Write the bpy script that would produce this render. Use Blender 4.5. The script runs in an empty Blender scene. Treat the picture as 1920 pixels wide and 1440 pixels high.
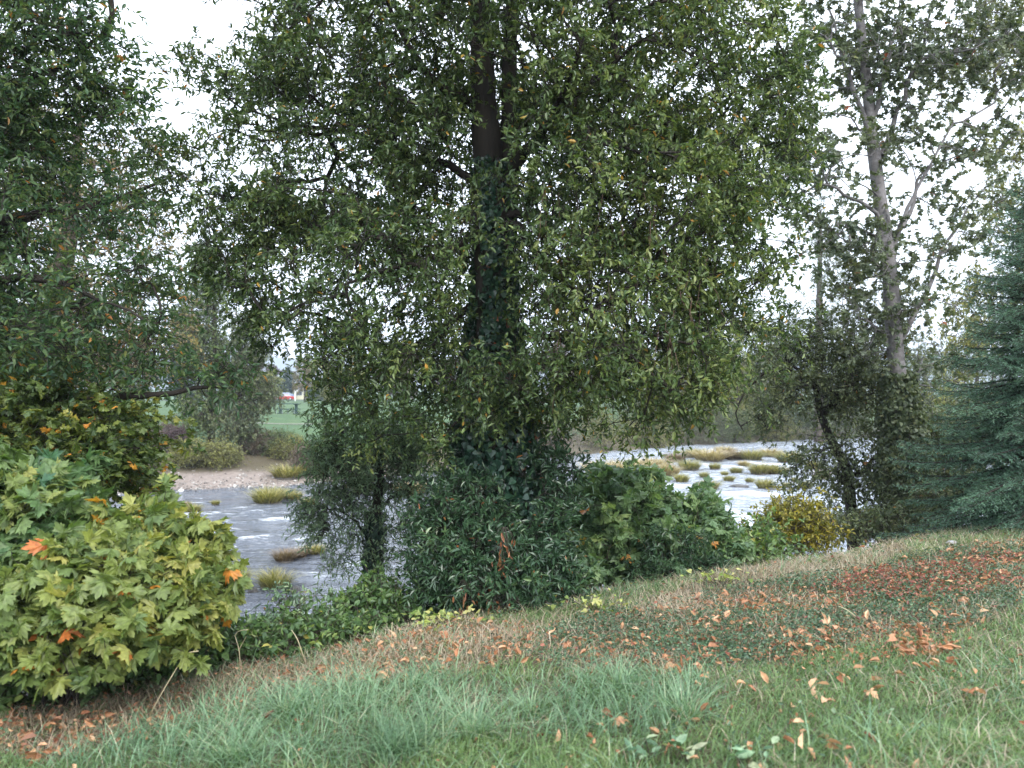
import bpy, math
import numpy as np
C = bpy.context.scene
COL = C.collection
R = math.radians
FP = 1507.0                      # focal length in pixels of the 1920 px wide photograph
HY = 735.0                       # horizon row
EYE = 1.6

# ------------------------------------------------------------ camera, sky, sun, exposure
cam = bpy.data.cameras.new('camera'); camo = bpy.data.objects.new('camera', cam); COL.objects.link(camo)
cam.lens = 36.0 * FP / 1920.0; cam.sensor_width = 36.0; cam.clip_end = 9000; cam.clip_start = 0.05
camo.location = (0, 0, EYE); camo.rotation_euler = (R(90) + math.atan(15 / FP), 0, 0)
cam.dof.use_dof = True; cam.dof.focus_distance = 8.6; cam.dof.aperture_fstop = 2.0
C.camera = camo
w = bpy.data.worlds.new('World'); C.world = w; w.use_nodes = True
nt = w.node_tree; nt.nodes.clear()
out = nt.nodes.new('ShaderNodeOutputWorld'); bg = nt.nodes.new('ShaderNodeBackground')
sky = nt.nodes.new('ShaderNodeTexSky'); sky.sky_type = 'NISHITA'; sky.sun_disc = False
SUN_EL, SUN_AZ = 42.0, 158.0     # azimuth clockwise from +Y: behind the camera and to the right
sky.sun_elevation = R(SUN_EL); sky.sun_rotation = R(SUN_AZ)
tc = nt.nodes.new('ShaderNodeTexCoord'); nz = nt.nodes.new('ShaderNodeTexNoise')
nz.inputs['Scale'].default_value = 1.6; nz.inputs['Detail'].default_value = 5
rp = nt.nodes.new('ShaderNodeValToRGB')
rp.color_ramp.elements[0].position = 0.3; rp.color_ramp.elements[0].color = (0.82, 0.82, 0.82, 1)
rp.color_ramp.elements[1].position = 0.7; rp.color_ramp.elements[1].color = (0.97, 0.97, 0.97, 1)
mx = nt.nodes.new('ShaderNodeMix'); mx.data_type = 'RGBA'
mx.inputs[7].default_value = (10.9, 12.0, 13.4, 1)      # bright even cloud cover
nt.links.new(tc.outputs['Generated'], nz.inputs['Vector']); nt.links.new(nz.outputs['Fac'], rp.inputs['Fac'])
nt.links.new(rp.outputs['Color'], mx.inputs[0]); nt.links.new(sky.outputs[0], mx.inputs[6])
nt.links.new(mx.outputs[2], bg.inputs[0]); nt.links.new(bg.outputs[0], out.inputs[0]); bg.inputs[1].default_value = 0.1
sl = bpy.data.lights.new('sun', 'SUN'); so = bpy.data.objects.new('sun', sl); COL.objects.link(so)
sl.energy = 1.5; sl.angle = R(25); sl.color = (1.0, 0.95, 0.86)
so.rotation_euler = (R(90 - SUN_EL), 0, R(-SUN_AZ) + math.pi)
C.view_settings.view_transform = 'Standard'; C.view_settings.look = 'None'
C.view_settings.exposure = 1.35; C.view_settings.gamma = 1.0
C.cycles.max_bounces = 6; C.cycles.diffuse_bounces = 3; C.cycles.transparent_max_bounces = 4
C.cycles.glossy_bounces = 3; C.cycles.transmission_bounces = 3; C.cycles.volume_bounces = 0
C.cycles.use_denoising = True

# ------------------------------------------------------------ maths helpers
rng = np.random.default_rng(7)
def at(px, py, d): return np.array([(px - 960) / FP * d, d, EYE - (py - HY) / FP * d])
def nrm(v): return v / np.maximum(np.linalg.norm(v, axis=-1, keepdims=True), 1e-9)
def sms(t): t = np.clip(t, 0, 1); return t * t * (3 - 2 * t)
def vnoise(x, y, seed=0, sc=1.0):
    x = np.asarray(x) * sc; y = np.asarray(y) * sc
    xi = np.floor(x).astype(np.int64); yi = np.floor(y).astype(np.int64); fx = sms(x - xi); fy = sms(y - yi)
    def h(a, b):
        n = (a * 374761393 + b * 668265263 + seed * 974711) & 0x7fffffff
        n = ((n ^ (n >> 13)) * 1274126177) & 0x7fffffff
        return ((n ^ (n >> 16)) & 0xffff) / 65535.0
    return (h(xi, yi) * (1 - fx) + h(xi + 1, yi) * fx) * (1 - fy) + (h(xi, yi + 1) * (1 - fx) + h(xi + 1, yi + 1) * fx) * fy
def fbm(x, y, seed=0, sc=1.0, o=4):
    s = 0; a = 0.5; t = 0
    for i in range(o):
        s = s + a * vnoise(x, y, seed + i * 17, sc * 2 ** i); t += a; a *= 0.5
    return s / t

# ------------------------------------------------------------ terrain
XE = [-60, -30, -10, -6, -2.9, 0, 2.2, 5.6, 12, 40, 90]
YE = [-20, -6, 0.3, 2.9, 4.9, 6.5, 7.7, 9.6, 12.0, 17, 30]
XF = [-200, -80, -40, -25, -18, -12, -5, 5, 16, 27, 60, 120, 400]
YF = [0, 20, 30, 35, 41, 43, 50, 64, 75, 82, 100, 130, 300]
WZ = -3.4
def edge_s(x, y): return (y - np.interp(x, XE, YE) - 0.35 * (vnoise(x, x * 0, 5, 0.8) - 0.5)) * 0.87
def far_t(x, y): return y - np.interp(x, XF, YF) - 2.0 * (fbm(x, x * 0, 3, 0.12) - 0.5)
def hz(x, y):
    x = np.asarray(x, float); y = np.asarray(y, float)
    yc = np.minimum(np.maximum(y, -5), np.interp(x, XE, YE) + 1)
    zl = -0.045 * (yc - 1) + 0.055 * np.clip(x, -8, 14)
    s = edge_s(x, y)
    zn = zl - 4.1 * sms((s + 0.3) / 8.6) + 0.10 * (fbm(x, y, 9, 0.9) - 0.5)
    t = far_t(x, y)
    zf = np.interp(t, [-8, -3, 0, 5, 7.5, 10, 18, 33, 60, 500, 900], [-4.6, -3.9, -3.41, -2.85, -2.3, -1.9, -1.25, -0.45, -0.35, 0, 4])
    zf = zf + 0.12 * (fbm(x, y, 21, 0.15) - 0.5) * sms(t / 6 + .5)
    return np.maximum(zn, zf)
def gpt(px, py):                  # ground point seen at a pixel of the photograph
    d = np.linspace(1.5, 60, 4000); x = (px - 960) / FP * d; z = EYE - (py - HY) / FP * d
    i = np.argmax(z <= hz(x, d)); return (x[i], d[i])
def inpoly(x, y, poly):
    r = np.zeros(x.shape, bool); n = len(poly)
    for i in range(n):
        x1, y1 = poly[i]; x2, y2 = poly[(i + 1) % n]
        c = ((y1 > y) != (y2 > y)) & (x < (x2 - x1) * (y - y1) / (y2 - y1 + 1e-12) + x1)
        r ^= c
    return r

# ------------------------------------------------------------ scene helpers
def tag(o, label=None, cat=None, group=None, kind=None):
    if label: o['label'] = label
    if cat: o['category'] = cat
    if group: o['group'] = group
    if kind: o['kind'] = kind
    return o
def mesh(name, V, F, mat, parent=None, attrs=None, smooth=False, loc=None):
    """F: list of int arrays (n,k) with any k; all faces in V."""
    me = bpy.data.meshes.new(name); V = np.ascontiguousarray(V, np.float32)
    if loc is not None: V = V - np.asarray(loc, np.float32)
    F = [np.asarray(f, np.int32) for f in F if len(f)]
    nl = sum(f.size for f in F); nf = sum(len(f) for f in F)
    me.vertices.add(len(V)); me.vertices.foreach_set('co', V.ravel())
    me.loops.add(nl); me.loops.foreach_set('vertex_index', np.concatenate([f.ravel() for f in F]))
    me.polygons.add(nf); tot = np.concatenate([np.full(len(f), f.shape[1], np.int32) for f in F])
    st = np.zeros(nf, np.int32); st[1:] = np.cumsum(tot)[:-1]
    me.polygons.foreach_set('loop_start', st)
    me.update(calc_edges=True)
    me.polygons.foreach_set('use_smooth', np.full(nf, smooth, bool))
    for k, a in (attrs or {}).items():
        at_ = me.attributes.new(k, 'FLOAT', 'POINT'); at_.data.foreach_set('value', np.ascontiguousarray(a, np.float32))
    me.materials.append(mat)
    o = bpy.data.objects.new(name, me); COL.objects.link(o)
    if loc is not None and parent is None: o.location = loc
    if parent is not None: o.parent = parent
    return o
def empty(name, loc, label, cat, group=None):
    o = bpy.data.objects.new(name, None); COL.objects.link(o); o.location = loc; o.empty_display_size = 0.3
    return tag(o, label, cat, group)
def copy_tree(src, loc, rz, sc, label=None):
    c = src.copy(); COL.objects.link(c); c.location = loc; c.rotation_euler = (0, 0, rz); c.scale = (sc if hasattr(sc, '__len__') else (sc, sc, sc))
    if label: c['label'] = label
    for ch in src.children:
        k = ch.copy(); COL.objects.link(k); k.parent = c
        for g in ch.children:
            q = g.copy(); COL.objects.link(q); q.parent = k
    return c

# ------------------------------------------------------------ materials
def principled(name):
    m = bpy.data.materials.new(name); m.use_nodes = True
    return m, m.node_tree, m.node_tree.nodes['Principled BSDF'], m.node_tree.nodes['Material Output']
def flat(name, col, rough=0.6, noise=0.25, scale=6.0, metal=0.0, bump=0.0):
    m, t, p, o = principled(name)
    n = t.nodes.new('ShaderNodeTexNoise'); n.inputs['Scale'].default_value = scale; n.inputs['Detail'].default_value = 6
    c = t.nodes.new('ShaderNodeTexCoord'); t.links.new(c.outputs['Object'], n.inputs['Vector'])
    r = t.nodes.new('ShaderNodeValToRGB'); a = np.array(col)
    r.color_ramp.elements[0].color = (*(a * (1 - noise)), 1); r.color_ramp.elements[1].color = (*np.minimum(a * (1 + noise), 1), 1)
    r.color_ramp.elements[0].position = 0.3; r.color_ramp.elements[1].position = 0.7
    t.links.new(n.outputs['Fac'], r.inputs['Fac']); t.links.new(r.outputs['Color'], p.inputs['Base Color'])
    p.inputs['Roughness'].default_value = rough; p.inputs['Metallic'].default_value = metal
    if bump:
        b = t.nodes.new('ShaderNodeBump'); b.inputs['Strength'].default_value = bump; t.links.new(n.outputs['Fac'], b.inputs['Height']); t.links.new(b.outputs['Normal'], p.inputs['Normal'])
    return m
def leafmat(name, stops, trans=0.3, rough=0.45, spec=0.5):
    m, t, p, o = principled(name)
    a = t.nodes.new('ShaderNodeAttribute'); a.attribute_name = 'rnd'
    r = t.nodes.new('ShaderNodeValToRGB'); cr = r.color_ramp
    while len(cr.elements) < len(stops): cr.elements.new(0.5)
    for e, (pos, c) in zip(cr.elements, stops): e.position = pos; e.color = (*c, 1)
    t.links.new(a.outputs['Fac'], r.inputs['Fac'])
    tcx = t.nodes.new('ShaderNodeTexCoord'); nx = t.nodes.new('ShaderNodeTexNoise'); nx.inputs['Scale'].default_value = 38; nx.inputs['Detail'].default_value = 2; t.links.new(tcx.outputs['Object'], nx.inputs['Vector'])
    mr = t.nodes.new('ShaderNodeMapRange'); mr.inputs[1].default_value = .3; mr.inputs[2].default_value = .7; mr.inputs[3].default_value = .68; mr.inputs[4].default_value = 1.28; t.links.new(nx.outputs['Fac'], mr.inputs[0])
    vm = t.nodes.new('ShaderNodeVectorMath'); vm.operation = 'SCALE'; t.links.new(r.outputs['Color'], vm.inputs[0]); t.links.new(mr.outputs[0], vm.inputs['Scale']); t.links.new(vm.outputs[0], p.inputs['Base Color'])
    p.inputs['Roughness'].default_value = rough; p.inputs['Specular IOR Level'].default_value = spec
    if trans:
        tr = t.nodes.new('ShaderNodeBsdfTranslucent'); mxs = t.nodes.new('ShaderNodeMixShader'); mxs.inputs[0].default_value = trans
        g = t.nodes.new('ShaderNodeMix'); g.data_type = 'RGBA'; g.blend_type = 'MULTIPLY'; g.inputs[0].default_value = 1; g.inputs[7].default_value = (1.5, 1.6, 0.7, 1)
        t.links.new(vm.outputs[0], g.inputs[6]); t.links.new(g.outputs[2], tr.inputs['Color'])
        t.links.new(p.outputs[0], mxs.inputs[1]); t.links.new(tr.outputs[0], mxs.inputs[2]); t.links.new(mxs.outputs[0], o.inputs['Surface'])
    return m
def barkmat(name, c1, c2, scale=9.0, stretch=0.25, bump=0.6):
    m, t, p, o = principled(name)
    tc = t.nodes.new('ShaderNodeTexCoord'); mp = t.nodes.new('ShaderNodeMapping'); mp.inputs['Scale'].default_value = (1, 1, stretch)
    n = t.nodes.new('ShaderNodeTexNoise'); n.inputs['Scale'].default_value = scale; n.inputs['Detail'].default_value = 8; n.inputs['Roughness'].default_value = 0.7
    r = t.nodes.new('ShaderNodeValToRGB'); r.color_ramp.elements[0].color = (*c1, 1); r.color_ramp.elements[1].color = (*c2, 1)
    r.color_ramp.elements[0].position = 0.35; r.color_ramp.elements[1].position = 0.65
    b = t.nodes.new('ShaderNodeBump'); b.inputs['Strength'].default_value = bump; b.inputs['Distance'].default_value = 0.03
    t.links.new(tc.outputs['Object'], mp.inputs['Vector']); t.links.new(mp.outputs[0], n.inputs['Vector']); t.links.new(n.outputs['Fac'], r.inputs['Fac'])
    t.links.new(r.outputs['Color'], p.inputs['Base Color']); t.links.new(n.outputs['Fac'], b.inputs['Height']); t.links.new(b.outputs['Normal'], p.inputs['Normal'])
    p.inputs['Roughness'].default_value = 0.85
    return m

# ------------------------------------------------------------ tubes
class Tubes:
    def __init__(s): s.V = []; s.F = []; s.n = 0
    def add(s, pts, rad, k=5):
        pts = np.asarray(pts, float); rad = np.asarray(rad, float); m = len(pts)
        if m < 2: return
        T = np.zeros_like(pts); T[1:-1] = pts[2:] - pts[:-2]; T[0] = pts[1] - pts[0]; T[-1] = pts[-1] - pts[-2]; T = nrm(T)
        ref = np.array([0.37, 0.91, 0.19]) if abs(T[0] @ np.array([0.37, 0.91, 0.19])) < 0.9 else np.array([1., 0, 0])
        U = nrm(np.cross(T, ref)); W = np.cross(T, U)
        a = np.arange(k) * 2 * math.pi / k
        V = pts[:, None] + rad[:, None, None] * (np.cos(a)[None, :, None] * U[:, None] + np.sin(a)[None, :, None] * W[:, None])
        i = np.arange(m - 1)[:, None] * k; j = np.arange(k)[None]; j2 = (j + 1) % k
        F = np.stack([i + j, i + j2, i + k + j2, i + k + j], -1).reshape(-1, 4) + s.n
        s.V.append(V.reshape(-1, 3)); s.F.append(F); s.n += m * k
    def addseg(s, A, B, ra, rb, k=3):                  # many straight pieces at once
        n = len(A); T = nrm(B - A); ref = np.where(np.abs(T[:, 2:3]) > 0.9, np.array([[1., 0, 0]]), np.array([[0, 0, 1.]]))
        U = nrm(np.cross(T, ref)); W = np.cross(T, U); a = np.arange(k) * 2 * math.pi / k
        ring = np.cos(a)[None, :, None] * U[:, None] + np.sin(a)[None, :, None] * W[:, None]
        V = np.concatenate([A[:, None] + ring * np.reshape(ra, (-1, 1, 1)), B[:, None] + ring * np.reshape(rb, (-1, 1, 1))], 1)
        j = np.arange(k); j2 = (j + 1) % k; f = np.stack([j, j2, k + j2, k + j], -1)
        F = (np.arange(n)[:, None, None] * 2 * k + f[None]).reshape(-1, 4) + s.n
        s.V.append(V.reshape(-1, 3)); s.F.append(F); s.n += n * 2 * k
    def build(s, name, mat, parent=None, loc=None):
        return mesh(name, np.concatenate(s.V), [np.concatenate(s.F)], mat, parent, smooth=True, loc=loc)
def smoothline(pts, n=24):
    pts = np.asarray(pts, float); m = len(pts); out = []
    P = np.vstack([2 * pts[0] - pts[1], pts, 2 * pts[-1] - pts[-2]])
    for u in np.linspace(0, m - 1 - 1e-6, n):
        i = int(u); f = u - i; a, b, c, d = P[i], P[i + 1], P[i + 2], P[i + 3]
        out.append(0.5 * ((2 * b) + (-a + c) * f + (2 * a - 5 * b + 4 * c - d) * f * f + (-a + 3 * b - 3 * c + d) * f ** 3))
    return np.array(out)

# ------------------------------------------------------------ skeletons
def grow(lines, targets, rtip=0.004, p=0.5, step=0.3, up=0.15, sag=0.0, seed=1, rmax=0.09):
    """lines: list of polylines (trunk, main limbs). Returns chains (pts, radii) that join every target to the skeleton."""
    g = np.random.default_rng(seed)
    N = []; D = []; PL = []; par = []; W = []
    for L in lines:
        L = np.asarray(L)
        for i in range(len(L)):
            N.append(L[i]); d = L[min(i + 1, len(L) - 1)] - L[max(i - 1, 0)]; D.append(d / (np.linalg.norm(d) + 1e-9)); PL.append(0.0 + 0.0 * i); par.append(-1); W.append(0)
    nfix = len(N)
    dist = np.min(np.linalg.norm(targets[:, None] - np.array(N)[None], axis=-1), 1)
    order = np.argsort(dist); cap = nfix + len(targets) * 14
    NN = np.zeros((cap, 3)); DD = np.zeros((cap, 3)); LL = np.zeros(cap); NN[:nfix] = N; DD[:nfix] = D; n = nfix
    par = list(par); W = list(W); chains = []
    for ti in order:
        t = targets[ti]; v = t - NN[:n]; dd = np.linalg.norm(v, axis=1); cosa = (v * DD[:n]).sum(1) / (dd + 1e-6)
        cosa[:nfix] = np.maximum(cosa[:nfix], 0.35)
        upv = v[:, 2] / (dd + 1e-6)
        cost = dd * (1 + 0.55 * (1 - cosa) + up * (1 - upv)) + 0.12 * LL[:n]
        b = int(np.argmin(cost)); L = dd[b]
        if L < 0.03: W[b] += 1; continue
        k = max(2, min(12, int(L / step) + 1)); P0 = NN[b]; c1 = P0 + DD[b] * L * 0.3 * (0.6 if b < nfix else 1) + g.normal(0, 0.06, 3) * L
        c2 = t - nrm(t - P0) * L * 0.3 + np.array([0, 0, 0.12 - sag]) * L + g.normal(0, 0.07, 3) * L
        u = np.linspace(0, 1, k + 1)[1:, None]
        pts = (1 - u) ** 3 * P0 + 3 * (1 - u) ** 2 * u * c1 + 3 * (1 - u) * u * u * c2 + u ** 3 * t
        idx = [b]
        for i in range(k):
            NN[n] = pts[i]; prev = NN[idx[-1]]; q = pts[i] - prev; DD[n] = q / (np.linalg.norm(q) + 1e-9); LL[n] = LL[idx[-1]] + np.linalg.norm(q)
            par.append(idx[-1]); W.append(0); idx.append(n); n += 1
        W[idx[-1]] += 1; chains.append(idx)
    for i in range(n - 1, nfix - 1, -1): W[par[i]] += W[i]
    Wt = np.array(W, float)
    rad = np.minimum(rtip * np.maximum(Wt, 1) ** p, rmax)
    res = []
    for idx in chains:
        r = rad[idx].copy(); r[0] = r[1] if len(r) > 1 else r[0]
        res.append((NN[idx], r))
    return res
def lobes(L, n, g, shell=0.55):
    """n points in a union of ellipsoids [(centre, (rx,ry,rz), weight)], denser towards each shell."""
    wt = np.array([l[2] for l in L], float); wt /= wt.sum(); out = []
    for l, k in zip(L, g.multinomial(n, wt)):
        d = nrm(g.normal(size=(k, 3))); r = g.random(k) ** (1 / 3); r = shell * r + (1 - shell) * (0.55 + 0.45 * r)
        out.append(np.asarray(l[0]) + d * r[:, None] * np.asarray(l[1]))
    return np.concatenate(out)

# ------------------------------------------------------------ leaves
def T_lance(w=0.34, fold=0.10, curl=0.12):
    V = np.array([[0, 0, 0], [-w * .42, .3, fold], [-w * .40, .66, fold * .9 - curl * .4], [0, 1, -curl], [w * .40, .66, fold * .9 - curl * .4], [w * .42, .3, fold]])
    return V, [np.array([[0, 5, 4, 3], [0, 3, 2, 1]])]
def T_quad(w=0.5):
    V = np.array([[0, 0, 0], [-w / 2, .5, .12], [0, 1, -.1], [w / 2, .5, .12]])
    return V, [np.array([[0, 3, 2, 1]])]
def T_needle():
    V = np.array([[-.045, 0, 0], [.045, 0, 0], [.02, 1, 0], [-.02, 1, 0]]); return V, [np.array([[0, 1, 2, 3]])]
def T_maple(droop=0.35, teeth=True):
    half = [(0, 0.0), (.10, -.10), (.30, -.06), (.22, .04), (.42, .12), (.66, .16), (.52, .26), (.60, .36), (.36, .36), (.22, .36), (.30, .55), (.46, .70), (.30, .70), (.28, .84), (.14, .78), (.12, .90), (0, 1.05)]
    left = [(-x, y) for x, y in half[1:-1]][::-1]; P = np.array(half + left); cen = np.array([[0, .3]])
    A = np.vstack([P, cen]); r2 = (A[:, 0] ** 2 + (A[:, 1] - .3) ** 2)
    z = -droop * r2 + 0.06 * np.cos(A[:, 0] * 14); V = np.column_stack([A, z]); n = len(P)
    i = np.arange(n); return V, [np.stack([i, (i + 1) % n, np.full(n, n)], -1)]
def T_heart():
    V = np.array([[0, 0, 0], [-.45, .0, .04], [-.52, .35, .0], [0, 1, -.12], [.52, .35, 0], [.45, 0, .04]])
    return V, [np.array([[0, 5, 4, 3], [0, 3, 2, 1]])]
def frames(axis, up):
    axis = nrm(axis); side = nrm(np.cross(axis, up)); n = np.cross(side, axis)
    return np.stack([side, axis, n], -1)                # columns: x, y, z of the leaf
def leaves(name, T, P, M, S, rnd, mat, parent=None, loc=None):
    V, F = T; n = len(P); k = len(V)
    gg = np.random.default_rng(n); VV = np.repeat(V[None], n, 0); VV[..., 0] *= gg.uniform(.78, 1.12, (n, 1))
    VV[..., 2] += gg.normal(0, .28, (n, 1)) * VV[..., 0] ** 2 * 2 + gg.normal(0, .16, (n, 1)) * VV[..., 1] ** 2 + gg.normal(0, .12, (n, 1)) * VV[..., 0]
    W = np.einsum('nij,nkj->nki', M, VV) * np.reshape(S, (-1, 1, 1)) + P[:, None]
    FF = [(f[None] + (np.arange(n) * k)[:, None, None]).reshape(-1, f.shape[1]) for f in F]
    return mesh(name, W.reshape(-1, 3), FF, mat, parent, {'rnd': np.repeat(np.clip(rnd, 0, 1), k)}, loc=loc)
def twigs(targets, cen, ntw, nlf, tl, g, tubes=None, out=0.7, upb=0.1, droop=0.35, spread=0.12, lean=0.75, hang=0.25, size=0.08, sv=0.3, flat_=0.0, rr=0.0022, upn=1.0, rare=0.02, yshift=0.0):
    T = len(targets); cl = np.repeat(targets, ntw, 0); m = len(cl)
    o = nrm(cl - np.asarray(cen)); D = nrm(o * out + g.normal(size=(m, 3)) * 0.75 * np.array([1, 1, 1 - flat_]) + np.array([0, 0, upb]))
    O = cl + g.normal(size=(m, 3)) * spread * np.array([1, 1, 1 - flat_ * .6]); TL = tl * g.uniform(0.6, 1.25, m)
    if tubes is not None:
        E = O + D * TL[:, None]; E[:, 2] -= droop * TL * .8
        mid = O + D * TL[:, None] * .5; mid[:, 2] -= droop * TL * .2
        tubes.addseg(cl, O, rr * 1.2, rr * 1.1); tubes.addseg(O, mid, rr * 1.1, rr); tubes.addseg(mid, E, rr, rr * .5)
    t = ((np.arange(nlf) + 0.6) / nlf) ** .7
    Pt = O[:, None] + D[:, None] * (TL[:, None] * t)[..., None]; Pt[..., 2] -= droop * (TL[:, None] * t * t) * .8
    Pt = Pt.reshape(-1, 3); n = len(Pt); DD = np.repeat(D, nlf, 0)
    ax = nrm(DD * (1 - lean) + g.normal(size=(n, 3)) * lean * .75 * np.array([1, 1, 1 - .5 * flat_]) + np.array([0, 0, -hang]))
    M = frames(ax, nrm(g.normal(size=(n, 3)) * .55 + np.array([0, 0, upn])))
    S = size * g.uniform(1 - sv, 1 + sv, n)
    clump = np.repeat(g.normal(0, 0.11, T), ntw * nlf)
    r = 0.45 + clump + g.normal(0, 0.13, n) + yshift; r = np.clip(r, 0, 0.9)
    r = np.where(g.random(n) < rare, g.uniform(0.95, 1.0, n), r)
    return Pt, M, S, r

G1 = [(0.0, (0.022, 0.048, 0.020)), (0.35, (0.064, 0.108, 0.038)), (0.62, (0.135, 0.185, 0.060)), (0.90, (0.25, 0.28, 0.09)), (0.93, (0.30, 0.24, 0.05)), (1.0, (0.45, 0.22, 0.04))]
M_main = leafmat('main_leaf', G1, 0.28)
M_left = leafmat('left_leaf', [(0, (0.025, 0.060, 0.034)), (.4, (0.055, 0.112, 0.055)), (.7, (0.12, 0.175, 0.07)), (.9, (0.20, 0.23, 0.08)), (.93, (0.30, 0.20, 0.05)), (1, (0.42, 0.16, 0.05))], 0.42)
M_leftlow = leafmat('left_low_leaf', [(0, (0.03, 0.055, 0.018)), (.4, (0.08, 0.125, 0.035)), (.7, (0.17, 0.20, 0.04)), (.9, (0.33, 0.28, 0.05)), (.93, (0.55, 0.33, 0.04)), (1, (0.62, 0.26, 0.05))], 0.35)
M_maple = leafmat('maple_leaf', [(0, (0.07, 0.13, 0.045)), (.35, (0.13, 0.185, 0.055)), (.65, (0.22, 0.255, 0.07)), (.9, (0.37, 0.35, 0.10)), (.94, (0.60, 0.35, 0.04)), (1, (0.50, 0.13, 0.04))], 0.35, 0.5)
M_maple2 = leafmat('maple_leaf_dark', [(0, (0.04, 0.11, 0.05)), (.4, (0.095, 0.165, 0.06)), (.7, (0.16, 0.23, 0.08)), (.9, (0.24, 0.30, 0.10)), (.94, (0.50, 0.35, 0.06)), (1, (0.5, 0.2, 0.05))], 0.3, 0.5)
M_maple3 = leafmat('maple_leaf_pale', [(0, (0.06, 0.12, 0.06)), (.4, (0.12, 0.20, 0.095)), (.7, (0.20, 0.29, 0.12)), (.9, (0.29, 0.36, 0.14)), (.94, (0.40, 0.33, 0.08)), (1, (0.45, 0.18, 0.06))], 0.3, 0.45)
M_laurel = leafmat('laurel_leaf', [(0, (0.016, 0.042, 0.022)), (.4, (0.038, 0.082, 0.040)), (.7, (0.065, 0.125, 0.055)), (.92, (0.12, 0.18, 0.07)), (.96, (0.40, 0.16, 0.06)), (1, (0.45, 0.12, 0.05))], 0.15, 0.35, 0.6)
M_ivy = leafmat('ivy_leaf', [(0, (0.012, 0.032, 0.024)), (.4, (0.022, 0.055, 0.036)), (.7, (0.032, 0.078, 0.045)), (.92, (0.05, 0.10, 0.05)), (.96, (0.22, 0.08, 0.04)), (1, (0.30, 0.08, 0.04))], 0.1, 0.35, 0.55)
M_willow = leafmat('willow_leaf', [(0, (0.07, 0.125, 0.08)), (.4, (0.15, 0.23, 0.14)), (.7, (0.24, 0.33, 0.19)), (.92, (0.30, 0.36, 0.16)), (.96, (0.3, 0.2, 0.08)), (1, (0.3, 0.2, 0.08))], 0.2, 0.4)
M_brown = leafmat('brown_green_leaf', [(0, (0.045, 0.065, 0.038)), (.4, (0.10, 0.13, 0.065)), (.7, (0.17, 0.195, 0.09)), (.92, (0.18, 0.17, 0.075)), (.96, (0.35, 0.20, 0.06)), (1, (0.33, 0.14, 0.05))], 0.22, 0.45)
M_alder = leafmat('grey_green_leaf', [(0, (0.055, 0.08, 0.05)), (.4, (0.11, 0.14, 0.085)), (.7, (0.17, 0.195, 0.11)), (.92, (0.18, 0.19, 0.08)), (.96, (0.35, 0.12, 0.05)), (1, (0.4, 0.1, 0.05))], 0.25, 0.4)
M_tan = leafmat('tan_leaf', [(0, (0.09, 0.075, 0.045)), (.4, (0.17, 0.14, 0.075)), (.7, (0.25, 0.20, 0.10)), (.92, (0.33, 0.26, 0.12)), (1, (0.4, 0.28, 0.12))], 0.25)
M_far = leafmat('far_leaf', [(0, (0.04, 0.07, 0.03)), (.4, (0.10, 0.145, 0.055)), (.7, (0.18, 0.22, 0.085)), (1, (0.2, 0.21, 0.1))], 0.2)
M_farw = leafmat('far_willow_leaf', [(0, (0.08, 0.095, 0.035)), (.4, (0.18, 0.19, 0.06)), (.7, (0.29, 0.28, 0.085)), (1, (0.4, 0.36, 0.12))], 0.2)
M_farb = leafmat('far_brown_leaf', [(0, (0.09, 0.07, 0.055)), (.4, (0.15, 0.115, 0.085)), (.7, (0.20, 0.16, 0.12)), (1, (0.28, 0.22, 0.16))], 0.1)
M_farp = leafmat('far_purple_leaf', [(0, (0.05, 0.03, 0.04)), (.5, (0.10, 0.06, 0.07)), (1, (0.16, 0.1, 0.10))], 0.1)
M_fard = leafmat('far_conifer', [(0, (0.02, 0.045, 0.035)), (.5, (0.045, 0.08, 0.06)), (1, (0.08, 0.12, 0.08))], 0.05)
M_spruce = leafmat('spruce_needles', [(0, (0.035, 0.085, 0.060)), (.4, (0.075, 0.155, 0.105)), (.7, (0.125, 0.23, 0.15)), (.92, (0.19, 0.30, 0.18)), (1, (0.18, 0.2, 0.1))], 0.15, 0.5)
M_yel = leafmat('yellow_shrub_leaf', [(0, (0.10, 0.11, 0.02)), (.4, (0.20, 0.19, 0.03)), (.7, (0.34, 0.28, 0.04)), (1, (0.48, 0.34, 0.05))], 0.3)
M_under = leafmat('undergrowth_leaf', [(0, (0.03, 0.06, 0.03)), (.4, (0.07, 0.13, 0.045)), (.7, (0.13, 0.21, 0.06)), (.92, (0.25, 0.30, 0.08)), (1, (0.4, 0.33, 0.08))], 0.25)
B_dark = barkmat('dark_bark', (0.010, 0.008, 0.006), (0.034, 0.026, 0.020))
B_mid = barkmat('brown_bark', (0.035, 0.027, 0.02), (0.10, 0.08, 0.062))
B_pale = barkmat('pale_bark', (0.11, 0.10, 0.10), (0.25, 0.235, 0.24), 7, 1.6, 0.4)
B_red = barkmat('reddish_bark', (0.07, 0.04, 0.03), (0.16, 0.10, 0.075))

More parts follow.
